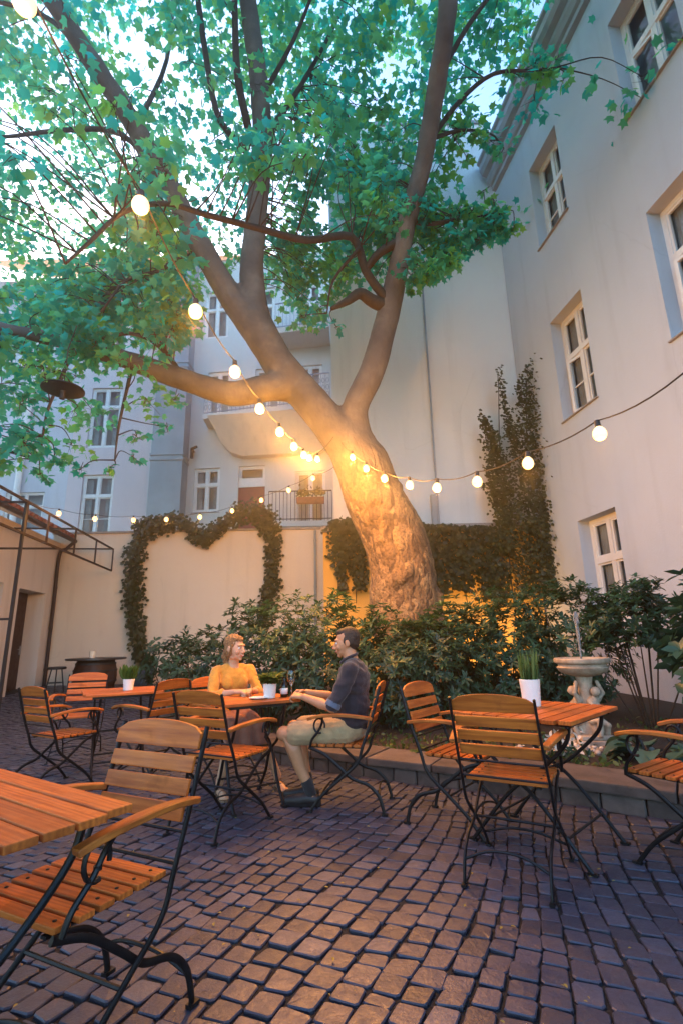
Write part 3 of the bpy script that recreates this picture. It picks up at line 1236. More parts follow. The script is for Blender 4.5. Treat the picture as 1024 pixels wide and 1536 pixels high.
mb.box((-1.6, 18.95, 5.45), (2.6, 1.1, .2))
bal = mb.build('balcony', M['pale_plaster'], bb)
mb = MB()
railing(mb, (-2.75, 18.42, 0), (-.36, 18.42, 0), 5.55, 6.72, .14)
mb.build('railing', M['black_iron'], bal)
fb = MB()
fb.box((-1.15, 18.28, 6.30), (1.05, .22, .24))
o = fb.build('flower_box', M['flower_box'], None, bevel=.02)
tag(o, 'reddish flower box hanging on the lowest balcony railing', 'flower box')
n = 160
P = np.stack([rng.uniform(-1.65, -.65, n), 18.28 + rng.normal(size=n) * .08, 6.45 + abs(rng.normal(size=n)) * .13], 1)
leaf_mesh('flowers', OVAL_LEAF, P, rand_dirs(n, (0, -.3, .8)), rand_dirs(n, (0, -1, .4)), .13, M['ivy_leaf'], o)['kind'] = 'stuff'
# ------------------------------------------------------------------ folding garden chairs and tables
def rz_of(fx, fy):
    return math.atan2(-fx, fy)


def sweep_slat(mb, pts, w, t, up=(0, 0, 1), tone=.3):
    """flat wooden strip along a path: width w, thickness t in the 'up' sense"""
    r_ = w / 2 / math.cos(PI / 4)
    mb.tube(pts, r_, 4, flat=(t / w, up), tone=tone)


def make_chair():
    e = empty('folding_chair', (0, 0, 0))
    # seat: six slats on two iron rails
    mb = MB()
    for k in range(6):
        y = -.175 + k * .068
        mb.box((0, y, .455), (.42 if k < 5 else .40, .052, .018), tone=random.random() * .7)
    seat = mb.build('seat', M['varnished_wood'], e, bevel=.004, seg=2)
    mb = MB()
    for s in (-1, 1):
        mb.box((s * .165, -.005, .438), (.022, .40, .008))
        for k in range(6):
            mb.lathe([(.006, .463), (.006, .4665), (.001, .468)], (s * .165, -.175 + k * .068, 0), 8)
    mb.build('seat_rail', M['black_iron'], seat)
    # backrest: three straight slats under an arched top slat
    def bp(z):                                    # back plane, leaning rearwards
        return -.235 - (z - .47) * .30
    mb = MB()
    tilt = Matrix.Rotation(math.atan(.30), 3, 'X')
    for z in (.615, .690, .762):
        mb.box((0, bp(z) + .012, z), (.42, .014, .056), tilt, tone=random.random() * .7)
    xs = np.linspace(-.215, .215, 13)
    top, bot = [], []
    for x in xs:
        zt = .905 - .030 * (abs(x) / .215) ** 2.4 - (.012 if abs(x) > .2 else 0)
        top.append(zt); bot.append(.812)
    V, F = [], []
    for i, x in enumerate(xs):
        for (z, dy) in ((bot[i], 0), (top[i], 0), (top[i], .016), (bot[i], .016)):
            V.append((x, bp(z) + .004 + dy, z))
    for i in range(12):
        a, b = i * 4, i * 4 + 4
        for j in range(4):
            F.append((a + j, a + (j + 1) % 4, b + (j + 1) % 4, b + j))
    F += [(3, 2, 1, 0), (48, 49, 50, 51)]
    mb.add(V, F, .3)
    mb.build('backrest', M['varnished_wood'], e, bevel=.004, seg=2)
    for s in (-1, 1):
        x = s * .225
        # back upright sweeping under the seat to the front foot
        mb = MB()
        mb.tube(cr([(x * .97, bp(.885) - .006, .885), (x * .98, bp(.65) - .006, .65), (x, -.222, .46), (x, -.175, .34), (x, -.05, .235), (x, .085, .125), (x, .155, .045), (x, .185, .006)], 6), .0115, 8, flat=(.62, (1, 0, 0)))
        mb.box((x, .19, .006), (.024, .045, .012))
        mb.build('leg', M['black_iron'], e, smooth='auto')
        # front bar arching back to the rear foot
        mb = MB()
        x2 = s * .205
        mb.tube(cr([(x2, .20, .440), (x2, .08, .395), (x2, -.04, .305), (x2, -.13, .235), (x2, -.25, .195), (x2, -.325, .125), (x2, -.355, .04), (x2, -.36, .006)], 6), .0125, 8, flat=(.62, (1, 0, 0)))
        mb.box((x2, -.365, .006), (.024, .045, .012))
        mb.build('leg', M['black_iron'], e, smooth='auto')
        # armrest with its scrolled iron support
        xa = s * .252
        mb = MB()
        sweep_slat(mb, cr([(xa * .93, -.30, .652), (xa * 1.02, -.18, .672), (xa * 1.10, -.04, .682), (xa * 1.08, .10, .672), (xa * 1.0, .19, .648)], 6), .046, .022)
        mb.build('armrest', M['arm_wood'], e, smooth='auto', bevel=.004)
        mb = MB()
        mb.tube(cr([(x, .185, .445), (x * 1.03, .165, .50), (x * 1.06, .115, .56), (x * 1.08, .085, .615), (xa * 1.06, .075, .662)], 6), .0095, 8)
        ring = [(x * 1.065, .105 + .043 * math.cos(t), .60 + .052 * math.sin(t)) for t in np.linspace(-1.9, 3.4, 15)]
        mb.tube(ring, .0075, 6)
        mb.lathe([(.012, 0), (.012, .012)], (x * 1.06, .10, .575), 8)
        mb.build('arm_support', M['black_iron'], e, smooth='auto')
    for st in (0, 1, 2, 3, 4):
      mb = MB()
      if st == 0:
        mb.tube(cr([(-.22, .115, .098), (-.1, .10, .135), (0, .095, .145), (.1, .10, .135), (.22, .115, .098)], 5), .007, 6)
      if st == 1:
        mb.tube(cr([(-.2, -.33, .11), (-.1, -.315, .15), (0, -.31, .16), (.1, -.315, .15), (.2, -.33, .11)], 5), .007, 6)
      if st == 2:
        mb.tube([(-.222, -.03, .222), (.222, -.03, .222)], .007, 6)
      if st == 3:
        mb.tube([(-.222, bp(.56), .56), (.222, bp(.56), .56)], .006, 6)
      if st == 4:
        mb.tube([(-.222, -.228, .475), (.222, -.228, .475)], .006, 6)
      mb.build('stretcher', M['black_iron'], e, smooth='auto')
    return e


def make_table(L, W, group=None):
    e = empty('folding_table', (0, 0, 0))
    mb = MB()
    n = int(round(W / .088))
    w = W / n
    for k in range(n):
        y = -W / 2 + (k + .5) * w
        cut = .022 if k in (0, n - 1) else 0
        mb.box((0, y, .738), (L - 2 * cut, w - .010, .022), tone=random.random() * .8)
    tp = mb.build('tabletop', M['varnished_wood'], e, bevel=.004, seg=2)
    mb = MB()
    for s in (-1, 1):
        mb.box((s * (L / 2 - .10), 0, .718), (.03, W - .06, .018))
        mb.box((0, s * (W / 2 - .06), .715), (L - .16, .012, .024))
    mb.build('top_frame', M['black_iron'], tp)
    xe = L / 2 - .14
    for s in (-1, 1):
        for k in (-1, 1):
            mb = MB()
            off = .012 * k
            mb.tube(cr([(s * xe + off, -k * (W / 2 - .07), .71), (s * xe + off, -k * (W / 2 - .11), .60), (s * xe + off, -k * .10, .44), (s * xe + off, k * .06, .33), (s * xe + off, k * (W / 2 - .16), .16), (s * xe + off, k * (W / 2 - .06), .04), (s * xe + off, k * (W / 2 - .03), .006)], 6), .0115, 8)
            mb.box((s * xe + off, k * (W / 2 - .03), .006), (.03, .05, .012))
            mb.build('leg', M['black_iron'], e, smooth='auto')
    for y, z in ((0, .385), (-(W / 2 - .14), .14), (W / 2 - .14, .14)):
        mb = MB()
        mb.tube([(-xe, y, z), (xe, y, z)], .0075, 8)
        mb.build('stretcher', M['black_iron'], e)
    return e


GC = 'slatted folding armchairs on the cobbles'
chair0 = make_chair()
CHAIRS = [
    (-.885, 1.83, -.44, -.90, 1.0, 'slatted folding armchair in the foreground tucked under the nearest table'),
    (.93, 3.09, .50, .87, 1.0, 'empty slatted folding armchair with its back to us at the right table'),
    (.80, 3.70, .80, -.60, .98, 'slatted folding armchair leaning back at the far left side of the right table'),
    (1.84, 3.06, -.58, .81, 1.0, 'slatted folding armchair cut off by the right edge of the photo'),
    (-.82, 3.86, .47, .88, .98, 'empty slatted folding armchair with its back to us, in front of the woman'),
    (-1.05, 4.86, .72, -.69, .97, 'slatted folding armchair on which the woman in yellow sits'),
    (-.045, 4.19, -.97, .22, .97, 'slatted folding armchair on which the man in the dark shirt sits'),
    (-2.52, 4.86, .52, .85, .95, 'slatted folding armchair at the near left of the left table'),
    (-2.95, 5.92, .25, -.97, .97, 'slatted folding armchair behind the left table, its lit orange back facing us'),
    (-1.84, 5.02, -.85, .52, .97, 'slatted folding armchair at the right side of the left table, seen side on'),
]
for i, (x, y, fx, fy, sc_, lab) in enumerate(CHAIRS):
    c = chair0 if i == 0 else copy_tree(chair0)
    c.location = (x, y, gz(x, y) + .002)
    c.rotation_euler = (0, 0, rz_of(fx, fy))
    c.scale = (sc_,) * 3
    tag(c, lab, 'chair', GC)

GT = 'slatted folding tables on the cobbles'
for (L, W, x, y, a, lab) in (
        (1.12, .72, -1.265, 1.625, R(-34.0), 'slatted wooden folding table in the left foreground, cut off by the photo edge'),
        (.82, .76, 1.19, 3.40, R(46), 'slatted folding table on the right carrying a tall white pot of grass'),
        (.66, .62, -.77, 4.32, R(30), 'folding table between the seated woman and man'),
        (.72, .70, -2.22, 5.30, R(28), 'slatted folding table at the left with a small white pot on it')):
    t = make_table(L, W)
    t.location = (x, y, gz(x, y) + .002)
    t.rotation_euler = (0, 0, a)
    tag(t, lab, 'table', GT)


# ------------------------------------------------------------------ things on the tables
def pot(name, r0, r1, h, loc, lab, plant, rim=.004):
    e = empty(name, loc)
    tag(e, lab, 'potted plant')
    mb = MB()
    mb.lathe([(0, 0), (r0, 0), (r0 + .004, .004), (r0 + (r1 - r0) * .5, h * .5), (r1, h), (r1 - .006, h + .003), (r1 - .009, h - .004), (r1 - .012, h - .03)], (0, 0, 0), 28)
    mb.build('pot', M['ceramic_white'], e, smooth='auto')
    mb = MB()
    mb.lathe([(r1 - .011, h - .022), (.5 * r1, h - .014), (0, h - .012)], (0, 0, 0), 20)
    mb.build('soil', M['soil'], e)
    plant(e, r1, h)
    return e


def grass_plant(n, L0, L1, spread, matn='grass_blade', tmpl=None, wid=1.0):
    def f(e, r, h):
        a = rng.random(n) * 2 * PI
        q = np.sqrt(rng.random(n)) * (r - .015)
        P = np.stack([np.cos(a) * q, np.sin(a) * q, np.full(n, h - .015)], 1)
        Yd = np.stack([np.cos(a) * spread * (.3 + rng.random(n)), np.sin(a) * spread * (.3 + rng.random(n)), np.ones(n)], 1)
        L = rng.uniform(L0, L1, n)
        leaf_mesh('foliage', tmpl or BLADE, P, Yd, rand_dirs(n, (0, 0, .2)), L, M[matn], e)
    return f


def fern_plant(n, L0, L1):
    def f(e, r, h):
        P, Y, N, S = [], [], [], []
        for k in range(n):
            a = rng.random() * 2 * PI
            out = np.array([math.cos(a), math.sin(a), 0])
            L = rng.uniform(L0, L1)
            up = rng.uniform(.55, 1.3)
            for j in range(14):
                t = (j + 1) / 14
                c = np.array([0, 0, h - .01]) + out * (.01 + L * .75 * t ** 1.2) + np.array([0, 0, L * up * (t - .55 * t * t)])
                for sgn in (-1, 1):
                    sd = np.cross(out, [0, 0, 1]) * sgn
                    P.append(c); Y.append(sd + out * .5 + np.array([0, 0, .1])); N.append([0, 0, 1] + rng.normal(size=3) * .2)
                    S.append(.042 * (1.15 - t) + .012)
        leaf_mesh('foliage', SHRUB_LEAF, P, Y, N, np.array(S) * 1.25, M['fern_leaf'], e)
    return f


tz = .752
pot('potted_fern', .043, .056, .115, (-.61, 4.30, tz), 'small white pot with a green fern on the table between woman and man', fern_plant(26, .10, .17))
pot('potted_herb', .042, .056, .105, (-2.15, 5.26, tz), 'small white pot with a bushy green herb on the left table', grass_plant(120, .06, .17, .35, 'fern_leaf', SHRUB_LEAF))
pot('potted_grass', .052, .066, .165, (1.215, 3.50, tz), 'tall white pot of upright green grass on the right table', grass_plant(110, .10, .22, .16))

# wine glass, small bottle, plate, tumbler
mb = MB()
mb.lathe([(0, 0), (.032, 0), (.032, .003), (.006, .008), (.0045, .02), (.0045, .085), (.012, .094), (.030, .115), (.036, .145), (.034, .185), (.030, .205), (.029, .204), (.033, .185), (.0345, .146), (.028, .117), (.004, .098)], (0, 0, 0), 24)
o = mb.build('wine_glass', M['clear_glass'], None, smooth='auto')
o.location = (-.445, 4.40, tz)
tag(o, 'stemmed wine glass on the table in front of the man', 'glass')
e = empty('small_bottle', (-.50, 4.36, tz))
tag(e, 'small dark bottle with pale label beside the wine glass', 'bottle')
mb = MB()
mb.lathe([(0, 0), (.028, 0), (.030, .004), (.030, .085), (.024, .105), (.011, .125), (.011, .15), (.013, .152), (.013, .16), (0, .16)], (0, 0, 0), 20)
mb.build('bottle_body', M['dark_bottle'], e, smooth='auto')
mb = MB()
mb.lathe([(.0308, .025), (.0308, .07)], (0, 0, 0), 20)
mb.build('label_band', M['paper'], e, smooth=True)
mb = MB()
mb.lathe([(0, 0), (.05, 0), (.078, .008), (.080, .012), (.074, .011), (.048, .004), (0, .004)], (0, 0, 0), 28)
o = mb.build('plate', M['ceramic_white'], None, smooth='auto')
o.location = (-.69, 4.27, tz)
tag(o, 'small white plate on the table beside the fern pot', 'plate')
mb = MB()
mb.lathe([(0, 0), (.026, 0), (.030, .095), (.0285, .095), (.0245, .006), (0, .006)], (0, 0, 0), 22)
o = mb.build('tumbler', M['clear_glass'], None, smooth='auto')
o.location = (-.80, 4.44, tz)
tag(o, 'clear drinking glass close to the woman\'s hands', 'glass')

# ------------------------------------------------------------------ cask table, stool, candle and blue planter by the wall
bx_, by_ = -5.50, 11.6
bz = gz(bx_, by_)
e = empty('cask_table', (bx_, by_, bz))
tag(e, 'dark round topped cask table standing against the cream wall', 'table')
mb = MB()
mb.lathe([(0, .66), (.60, .66), (.62, .67), (.62, .70), (.61, .705), (0, .705)], (0, 0, 0), 40)
mb.build('tabletop', M['gunmetal'], e, smooth='auto')
mb = MB()
mb.lathe([(0, 0), (.36, 0), (.43, .18), (.45, .33), (.43, .48), (.38, .66), (0, .66)], (0, 0, 0), 32)
b = mb.build('cask', M['door_wood'], e, smooth='auto')
mb = MB()
for z, r in ((.08, .405), (.22, .446), (.44, .446), (.58, .412)):
    mb.lathe([(r, z - .02), (r + .004, z - .02), (r + .004, z + .02), (r, z + .02)], (0, 0, 0), 32)
mb.build('hoop', M['dark_metal'], b, smooth='auto')
mb = MB()
mb.lathe([(0, 0), (.055, 0), (.07, .14), (.062, .14), (.05, .02), (0, .02)], (0, 0, 0), 24)
o = mb.build('candle_cup', M['candle_wax'], None, smooth='auto')
o.location = (bx_ - .05, by_ - .1, bz + .706)
tag(o, 'white candle cup standing on the dark cask table', 'candle')
e = empty('bar_stool', (-6.33, 11.55, gz(-6.33, 11.55)))
tag(e, 'small dark round stool left of the cask table', 'stool')
mb = MB()
mb.lathe([(0, .48), (.18, .48), (.19, .49), (.19, .525), (.17, .535), (0, .535)], (0, 0, 0), 28)
mb.build('seat', M['dark_metal'], e, smooth='auto')
for k in range(4):
    a = k * PI / 2 + .5
    mb = MB()
    mb.tube([(math.cos(a) * .10, math.sin(a) * .10, .48), (math.cos(a) * .18, math.sin(a) * .18, 0)], .014, 8)
    mb.build('leg', M['dark_metal'], e)
mb = MB()
mb.tube([(math.cos(t) * .15, math.sin(t) * .15, .2) for t in np.linspace(0, 2 * PI, 21)[:-1]], .009, 6, closed=True)
mb.build('foot_ring', M['dark_metal'], e)
e = empty('blue_planter', (-4.82, 12.5, gz(-4.8, 12.5)))
tag(e, 'dark blue round planter at the foot of the ivy heart', 'planter')
mb = MB()
mb.lathe([(0, 0), (.24, 0), (.27, .08), (.31, .36), (.325, .37), (.325, .40), (.29, .40), (.285, .35), (0, .34)], (0, 0, 0), 32)
mb.build('tub', M['blue_pot'], e, smooth='auto')

# ------------------------------------------------------------------ awning frame by the outbuilding
e = empty('awning_frame', (0, 0, 0))
tag(e, 'rusty iron awning frame on a thin post in front of the outbuilding', 'frame')
A = D(43, 752, 8.2)
B = D(170, 825, 12.75)
zt = (A.z + B.z) / 2
A = Vector((A.x, A.y, zt)); B = Vector((B.x, B.y, zt))
dr = (B - A).normalized()
A0 = A - dr * 3.2
dn = Vector((0, 0, -.55))
mb = MB(); mb.bar(A0, B, .036, .036); mb.build('top_rail', M['rusty_iron'], e)
mb = MB(); mb.bar(A0 + dn, B + dn, .036, .036); mb.build('lower_rail', M['rusty_iron'], e)
for t in (0, .18, .46, .73, 1.0):
    mb = MB()
    p = A.lerp(B, t)
    mb.bar(p + Vector((0, 0, -.022)), p + dn + Vector((0, 0, .022)), .028, .028, (1, 0, 0))
    mb.build('vertical_strut', M['rusty_iron'], e)
for t, L, dz in ((0.0, 1.25, 0), (.46, 1.2, 0), (.985, 1.15, 0), (.30, 1.25, -.55)):
    p = A.lerp(B, t) + Vector((0, 0, dz))
    mb = MB()
    mb.bar(p + Vector((-.023, 0, 0)), p + Vector((-L, -.16, 0)), .035, .035)
    mb.build('cross_bar', M['rusty_iron'], e)
mb = MB()
mb.bar(A + Vector((0, -.045, .02)), (A.x, A.y - .045, gz(A.x, A.y)), .042, .042, (1, 0, 0))
po = mb.build('post', M['dark_metal'], e)
mb = MB()
q = Vector((A.x - .021, A.y - .045, 1.62))
mb.bar(q, q + Vector((-.9, .1, 0)), .035, .035)
mb.build('side_bar', M['dark_metal'], e)

# ------------------------------------------------------------------ disc lamp hanging among the leaves
L0, L1 = D(60, 577, 6.2), D(130, 587, 6.2)
c = (L0 + L1) / 2
e = empty('disc_lamp', c)
tag(e, 'dark flat disc shaped lamp hanging among the leaves at the left', 'lamp')
r_ = (L1 - L0).length / 2 * .82
mb = MB()
mb.lathe([(0, -.03), (r_ * .9, -.04), (r_, -.03), (r_, -.015), (r_ * .55, .03), (.05, .06), (0, .06)], (0, 0, 0), 36)
sh = mb.build('lamp_shade', M['black_iron'], e, smooth='auto')
mb = MB()
mb.tube([(0, 0, -.04), (0, 0, -.16)], .035, 12)
mb.build('lamp_holder', M['dark_metal'], e)
mb = MB()
mb.tube([(0, 0, .06), (0.0, 0, .6), (.05, .05, 1.0)], .006, 6)
mb.build('hanger', M['cable_black'], e)

# ------------------------------------------------------------------ string lights
SOCK = M['cable_black']
BULB = MB()
BULB.lathe([(.012, -.012), (.016, -.020), (.026, -.030), (.035, -.042), (.0405, -.060), (.040, -.078), (.033, -.094), (.021, -.104), (.009, -.1085), (0, -.109)], (0, 0, 0), 20)
bulb_src = None


def string_lights(label, pts, power, extra=(), ends=(), size=1.0, lit_every=1, boost=None):
    """pts: bulb centres. The cable hangs a little above them."""
    global bulb_src
    e = empty('string_lights', pts[0])
    tag(e, label, 'string lights', 'festoon strings of warm bulbs')
    o0 = Vector(pts[0])
    allp = [Vector(p) for p in list(extra) + list(pts)]
    up = Vector((0, 0, .085 * size))
    path = []
    chain = [Vector(q) for q in ends[:1]] + [p + up for p in allp] + [Vector(q) for q in ends[1:]]
    for a, b in zip(chain, chain[1:]):
        n = 6
        for k in range(n):
            t = k / n
            path.append(a.lerp(b, t) - Vector((0, 0, .035 * 4 * t * (1 - t) * (a - b).length / .65)) - o0)
    path.append(chain[-1] - o0)
    mb = MB()
    mb.tube(path, .0045, 6)
    mb.build('cable', M['cable_black'], e)
    for i, p in enumerate(allp):
        if bulb_src is None:
            b = BULB.build('bulb', M['lit_bulb'], e, smooth=True)
            s = MB()
            s.lathe([(.006, .028), (.016, .024), (.018, -.018), (.014, -.020)], (0, 0, 0), 14)
            so_ = s.build('socket', SOCK, b, smooth='auto')
            bulb_src = b
        else:
            b = bulb_src.copy(); link(b); b.parent = e
            s_ = bulb_src.children[0].copy(); link(s_); s_.parent = b
        b.location = p + Vector((0, 0, .062 * size)) - o0
        b.scale = (size,) * 3
        b.rotation_euler = (random.uniform(-.12, .12), random.uniform(-.12, .12), 0)
        if i % lit_every == 0:
            li = bpy.data.lights.new('bulb_light', 'POINT')
            li.energy = power * (boost(i) if boost else 1)
            li.color = (1.0, .40, .075)
            li.shadow_soft_size = .05
            lo = bpy.data.objects.new('bulb_light', li)
            link(lo, e)
            lo.location = p - o0 - Vector((0, 0, .095 * size))
    return e


BW = 8.0
px1 = [(210, 308), (293, 467), (352, 557), (389, 612), (419, 647), (440, 669), (455, 682), (464, 686), (476, 688)]
p1 = [D(u, v, 2.0 + .65 * i) for i, (u, v) in enumerate(px1)]
pre = [D(35, 2, 1.35)]
for k in range(1, 4):
    pre.insert(0, pre[0] + Vector((-.08, -.65, .06 + .03 * k)))
string_lights('string of large warm bulbs running from overhead at the upper left to the trunk', p1, BW, extra=pre, boost=lambda i: (.12, .12, .15, .2, .5, .8, 1.1, 1.5, 2.1, 2.9, 3.5, 3.5, 3.5)[i], ends=(pre[0] + Vector((-.1, -.8, .3)), D(500, 655, 7.45)), size=1.0)
px2 = [(528, 685), (549, 702), (577, 717), (614, 727), (656, 731), (716, 722), (792, 694), (898, 650)]
p2 = [D(u, v, 6.8 - .557 * i) for i, (u, v) in enumerate(px2)]
nx = [D(1024, 560, 2.25)]
string_lights('string of warm bulbs from the trunk across to the right front', p2, BW * .7, ends=(D(512, 664, 7.35), nx[0], nx[0] + Vector((.55, -1.6, .9))), size=1.0, boost=lambda i: (3.0, 2.8, 2.2, 1.3, .7, .4, .3, .25)[i])
px3 = [(88, 770), (143, 778), (200, 780), (250, 779), (300, 775), (348, 766), (392, 750), (433, 735), (470, 717)]
p3 = [D(u, v, y) for (u, v), y in zip(px3, (8.9, 9.3, 9.6, 9.75, 9.8, 9.75, 9.6, 9.4, 9.1))]
string_lights('string of small warm bulbs along the top of the cream wall', p3, BW * .25, ends=(A + Vector((0, -.04, .02)), D(508, 694, 8.0)), size=1.0)
# ------------------------------------------------------------------ the plane tree
TREE = empty('plane_tree', (1.25, 8.2, .15))
tag(TREE, 'large leaning plane tree with forked trunk and broad crown over the yard', 'tree')
TREE.location = (0, 0, 0)


def depth_of(p):
    return (Vector(p) - EYE).dot(FW)


def limb(px):                        # (u, v, depth Y, width in survey pixels)
    out = []
    for u, v, Y, w in px:
        p = D(u, v, Y)
        out.append((p, w / 2 * depth_of(p) / FPX))
    return out


def smooth_chain(ch, n=4):
    P = cr([p for p, r in ch], n)
    rr = lerp_list([r for p, r in ch], len(P))
    return list(zip(P, rr))


trunk = [(Vector((1.55, 8.3, -.3)), .82), (Vector((1.26, 8.25, .5)), .66)] + limb([(605, 905, 8.2, 104), (604, 860, 8.2, 98), (588, 800, 8.2, 94), (560, 745, 8.17, 88), (545, 700, 8.15, 84)])
left0 = [trunk[-1]] + limb([(522, 668, 8.12, 68), (490, 630, 8.1, 55), (452, 586, 8.05, 52), (415, 540, 8.0, 50), (384, 482, 7.95, 47)])
vert = limb([(392, 505, 7.97, 44), (378, 420, 7.9, 37), (385, 320, 7.6, 33), (394, 220, 7.2, 31), (388, 120, 6.8, 29), (372, 0, 6.3, 26), (350, -160, 5.7, 24), (330, -330, 5.2, 18)])
lup = limb([(400, 520, 8.0, 46), (350, 450, 7.85, 38), (305, 375, 7.5, 34), (255, 280, 7.0, 30), (190, 170, 6.3, 29), (130, 80, 5.8, 28), (78, 0, 5.4, 27), (-30, -150, 4.8, 24), (-160, -300, 4.3, 18)])
low = limb([(448, 578, 8.05, 48), (400, 582, 7.9, 42), (345, 590, 7.75, 37), (270, 568, 7.5, 33), (180, 536, 7.2, 27), (90, 511, 6.9, 22), (0, 490, 6.6, 17), (-140, 455, 6.2, 13)])
right = limb([(548, 705, 8.15, 78), (535, 655, 8.1, 48), (533, 612, 8.05, 40), (556, 560, 7.95, 39), (577, 490, 7.75, 36), (595, 410, 7.4, 32), (610, 335, 7.0, 28), (636, 235, 6.4, 28), (652, 140, 5.8, 29), (668, 40, 5.2, 29), (676, -60, 4.8, 28), (690, -200, 4.3, 26), (720, -380, 3.8, 20)])


def bark_noise(p):
    lowk = max(0.0, min(1.0, (5.2 - p.z) / 2.6))
    a = noise.fractal(p * 2.3, 1.0, 2.1, 5) * .020 + noise.fractal(p * 11.0, 1.0, 2.0, 3) * .009
    b = noise.fractal(Vector((p.x * 3, p.y * 3, p.z * 1.5)), 1.0, 2.1, 4) * .016
    return a * lowk + b * (1 - lowk)


knobs = []
for k in range(16):
    i = random.randrange(1, len(trunk) - 1)
    t = random.random()
    c0 = trunk[i][0].lerp(trunk[i + 1][0], t)
    r0 = trunk[i][1] * (1 - t) + trunk[i + 1][1] * t
    a = random.uniform(0, 2 * PI)
    knobs.append((c0 + Vector((math.cos(a), math.sin(a), 0)) * r0 * .93, random.uniform(.07, .14)))
for a in (3.3, 4.1, 4.9, 5.6, .3, 1.3):
    knobs.append((Vector((1.42 + math.cos(a) * .7, 8.3 + math.sin(a) * .6, .05)), .26))
trunk_o = blend_body('trunk', [smooth_chain(c) for c in (trunk, left0, vert, lup, low, right)], knobs, .042, 3, M['plane_bark'], TREE, bark_noise)

twigs = []
def twig(px):
    twigs.append(smooth_chain(limb(px), 4))


twig([(592, 462, 7.6, 17), (570, 437, 7.45, 14), (548, 405, 7.3, 13), (527, 355, 7.1, 12), (460, 360, 6.6, 11), (388, 342, 6.1, 10), (310, 322, 5.6, 9), (250, 305, 5.2, 8), (185, 318, 4.9, 7), (135, 362, 4.7, 6), (98, 395, 4.5, 4)])
twig([(604, 360, 7.15, 15), (570, 378, 7.2, 13), (548, 405, 7.3, 11)])
twig([(588, 462, 7.65, 24), (560, 452, 7.5, 20), (540, 440, 7.4, 17), (520, 452, 7.3, 12), (497, 463, 7.2, 6)])
twig([(385, 345, 7.6, 10), (375, 240, 7.2, 9), (330, 180, 7.0, 9), (310, 90, 6.8, 9), (292, -40, 6.5, 8)])
twig([(372, 190, 7.0, 12), (356, 110, 6.6, 11), (352, 0, 6.2, 9)])
twig([(250, 275, 7.0, 9), (180, 200, 7.2, 8), (90, 195, 7.4, 7), (0, 205, 7.5, 5), (-100, 200, 7.5, 4)])
twig([(130, 80, 5.8, 9), (60, 20, 6.0, 7), (-60, -10, 6.2, 5)])
twig([(280, 572, 7.5, 8), (240, 520, 7.4, 7), (195, 500, 7.3, 6), (145, 512, 7.2, 4)])
twig([(200, 541, 7.25, 7), (190, 585, 7.1, 5), (178, 640, 7.0, 4), (172, 690, 7.0, 2)])
twig([(110, 515, 6.9, 8), (95, 560, 6.9, 6), (70, 620, 6.8, 4), (60, 690, 6.8, 2)])
twig([(300, 368, 7.5, 8), (240, 405, 7.3, 6), (190, 420, 7.2, 5), (150, 470, 7.1, 3)])
twig([(640, 215, 6.3, 9), (690, 150, 6.2, 7), (740, 110, 6.1, 6), (800, 105, 6.0, 4), (835, 100, 5.95, 2)])
twig([(655, 120, 5.7, 9), (700, 40, 5.4, 7), (760, -40, 5.2, 5)])
twig([(612, 330, 7.0, 9), (650, 335, 7.0, 7), (700, 325, 7.1, 5), (755, 320, 7.1, 3)])
twig([(600, 390, 7.3, 7), (640, 395, 7.4, 5), (690, 375, 7.4, 3)])
twig([(640, 210, 6.3, 7), (690, 195, 6.5, 5), (735, 200, 6.6, 3), (755, 222, 6.6, 2)])
twig([(395, 210, 7.2, 9), (450, 130, 7.4, 7), (500, 40, 7.6, 5), (540, -50, 7.8, 3)])
twig([(390, 150, 7.0, 8), (440, 60, 6.6, 6), (480, -40, 6.2, 4)])
twig([(205, 190, 6.4, 8), (250, 90, 7.5, 6), (260, -10, 8.5, 5)])
twig([(540, 370, 7.1, 6), (500, 420, 7.3, 4), (490, 470, 7.4, 2)])
mb = MB()
for ch in twigs:
    mb.tube([p for p, r in ch], [r for p, r in ch], 7)
mb.build('branch', M['twig'], TREE, smooth=True)


# crown: leaf sprays gathered in clumps through the crown's volume
def in_poly(u, v, poly):
    c = False
    n = len(poly)
    for i in range(n):
        x1, y1 = poly[i]
        x2, y2 = poly[(i + 1) % n]
        if (y1 > v) != (y2 > v) and u < (x2 - x1) * (v - y1) / (y2 - y1) + x1:
            c = not c
    return c


LP, LY, LN, LS, LT, TW = [], [], [], [], [], []


def clump(c, Rr, n, size=(.10, .19), tone0=None):
    t0 = rng.uniform(.05, .85) if tone0 is None else tone0
    if c[1] < 10 and c[2] < 12 and c[1] > 1:
        TW.append((tuple(c), Rr))
    d = rng.normal(size=(n, 3))
    d /= np.linalg.norm(d, axis=1, keepdims=True)
    q = d * (rng.random((n, 1)) ** .45) * Rr * np.array([1.0, 1.0, .62])
    LP.append(np.array(c) + q)
    LY.append(q / Rr * .9 + rng.normal(size=(n, 3)) * .45 + np.array([0, 0, -.45]))
    LN.append(rng.normal(size=(n, 3)) * .55 + np.array([0, 0, 1.0]))
    LS.append(rng.uniform(*size, n))
    LT.append(np.clip(t0 + rng.normal(size=n) * .18, 0, 1))


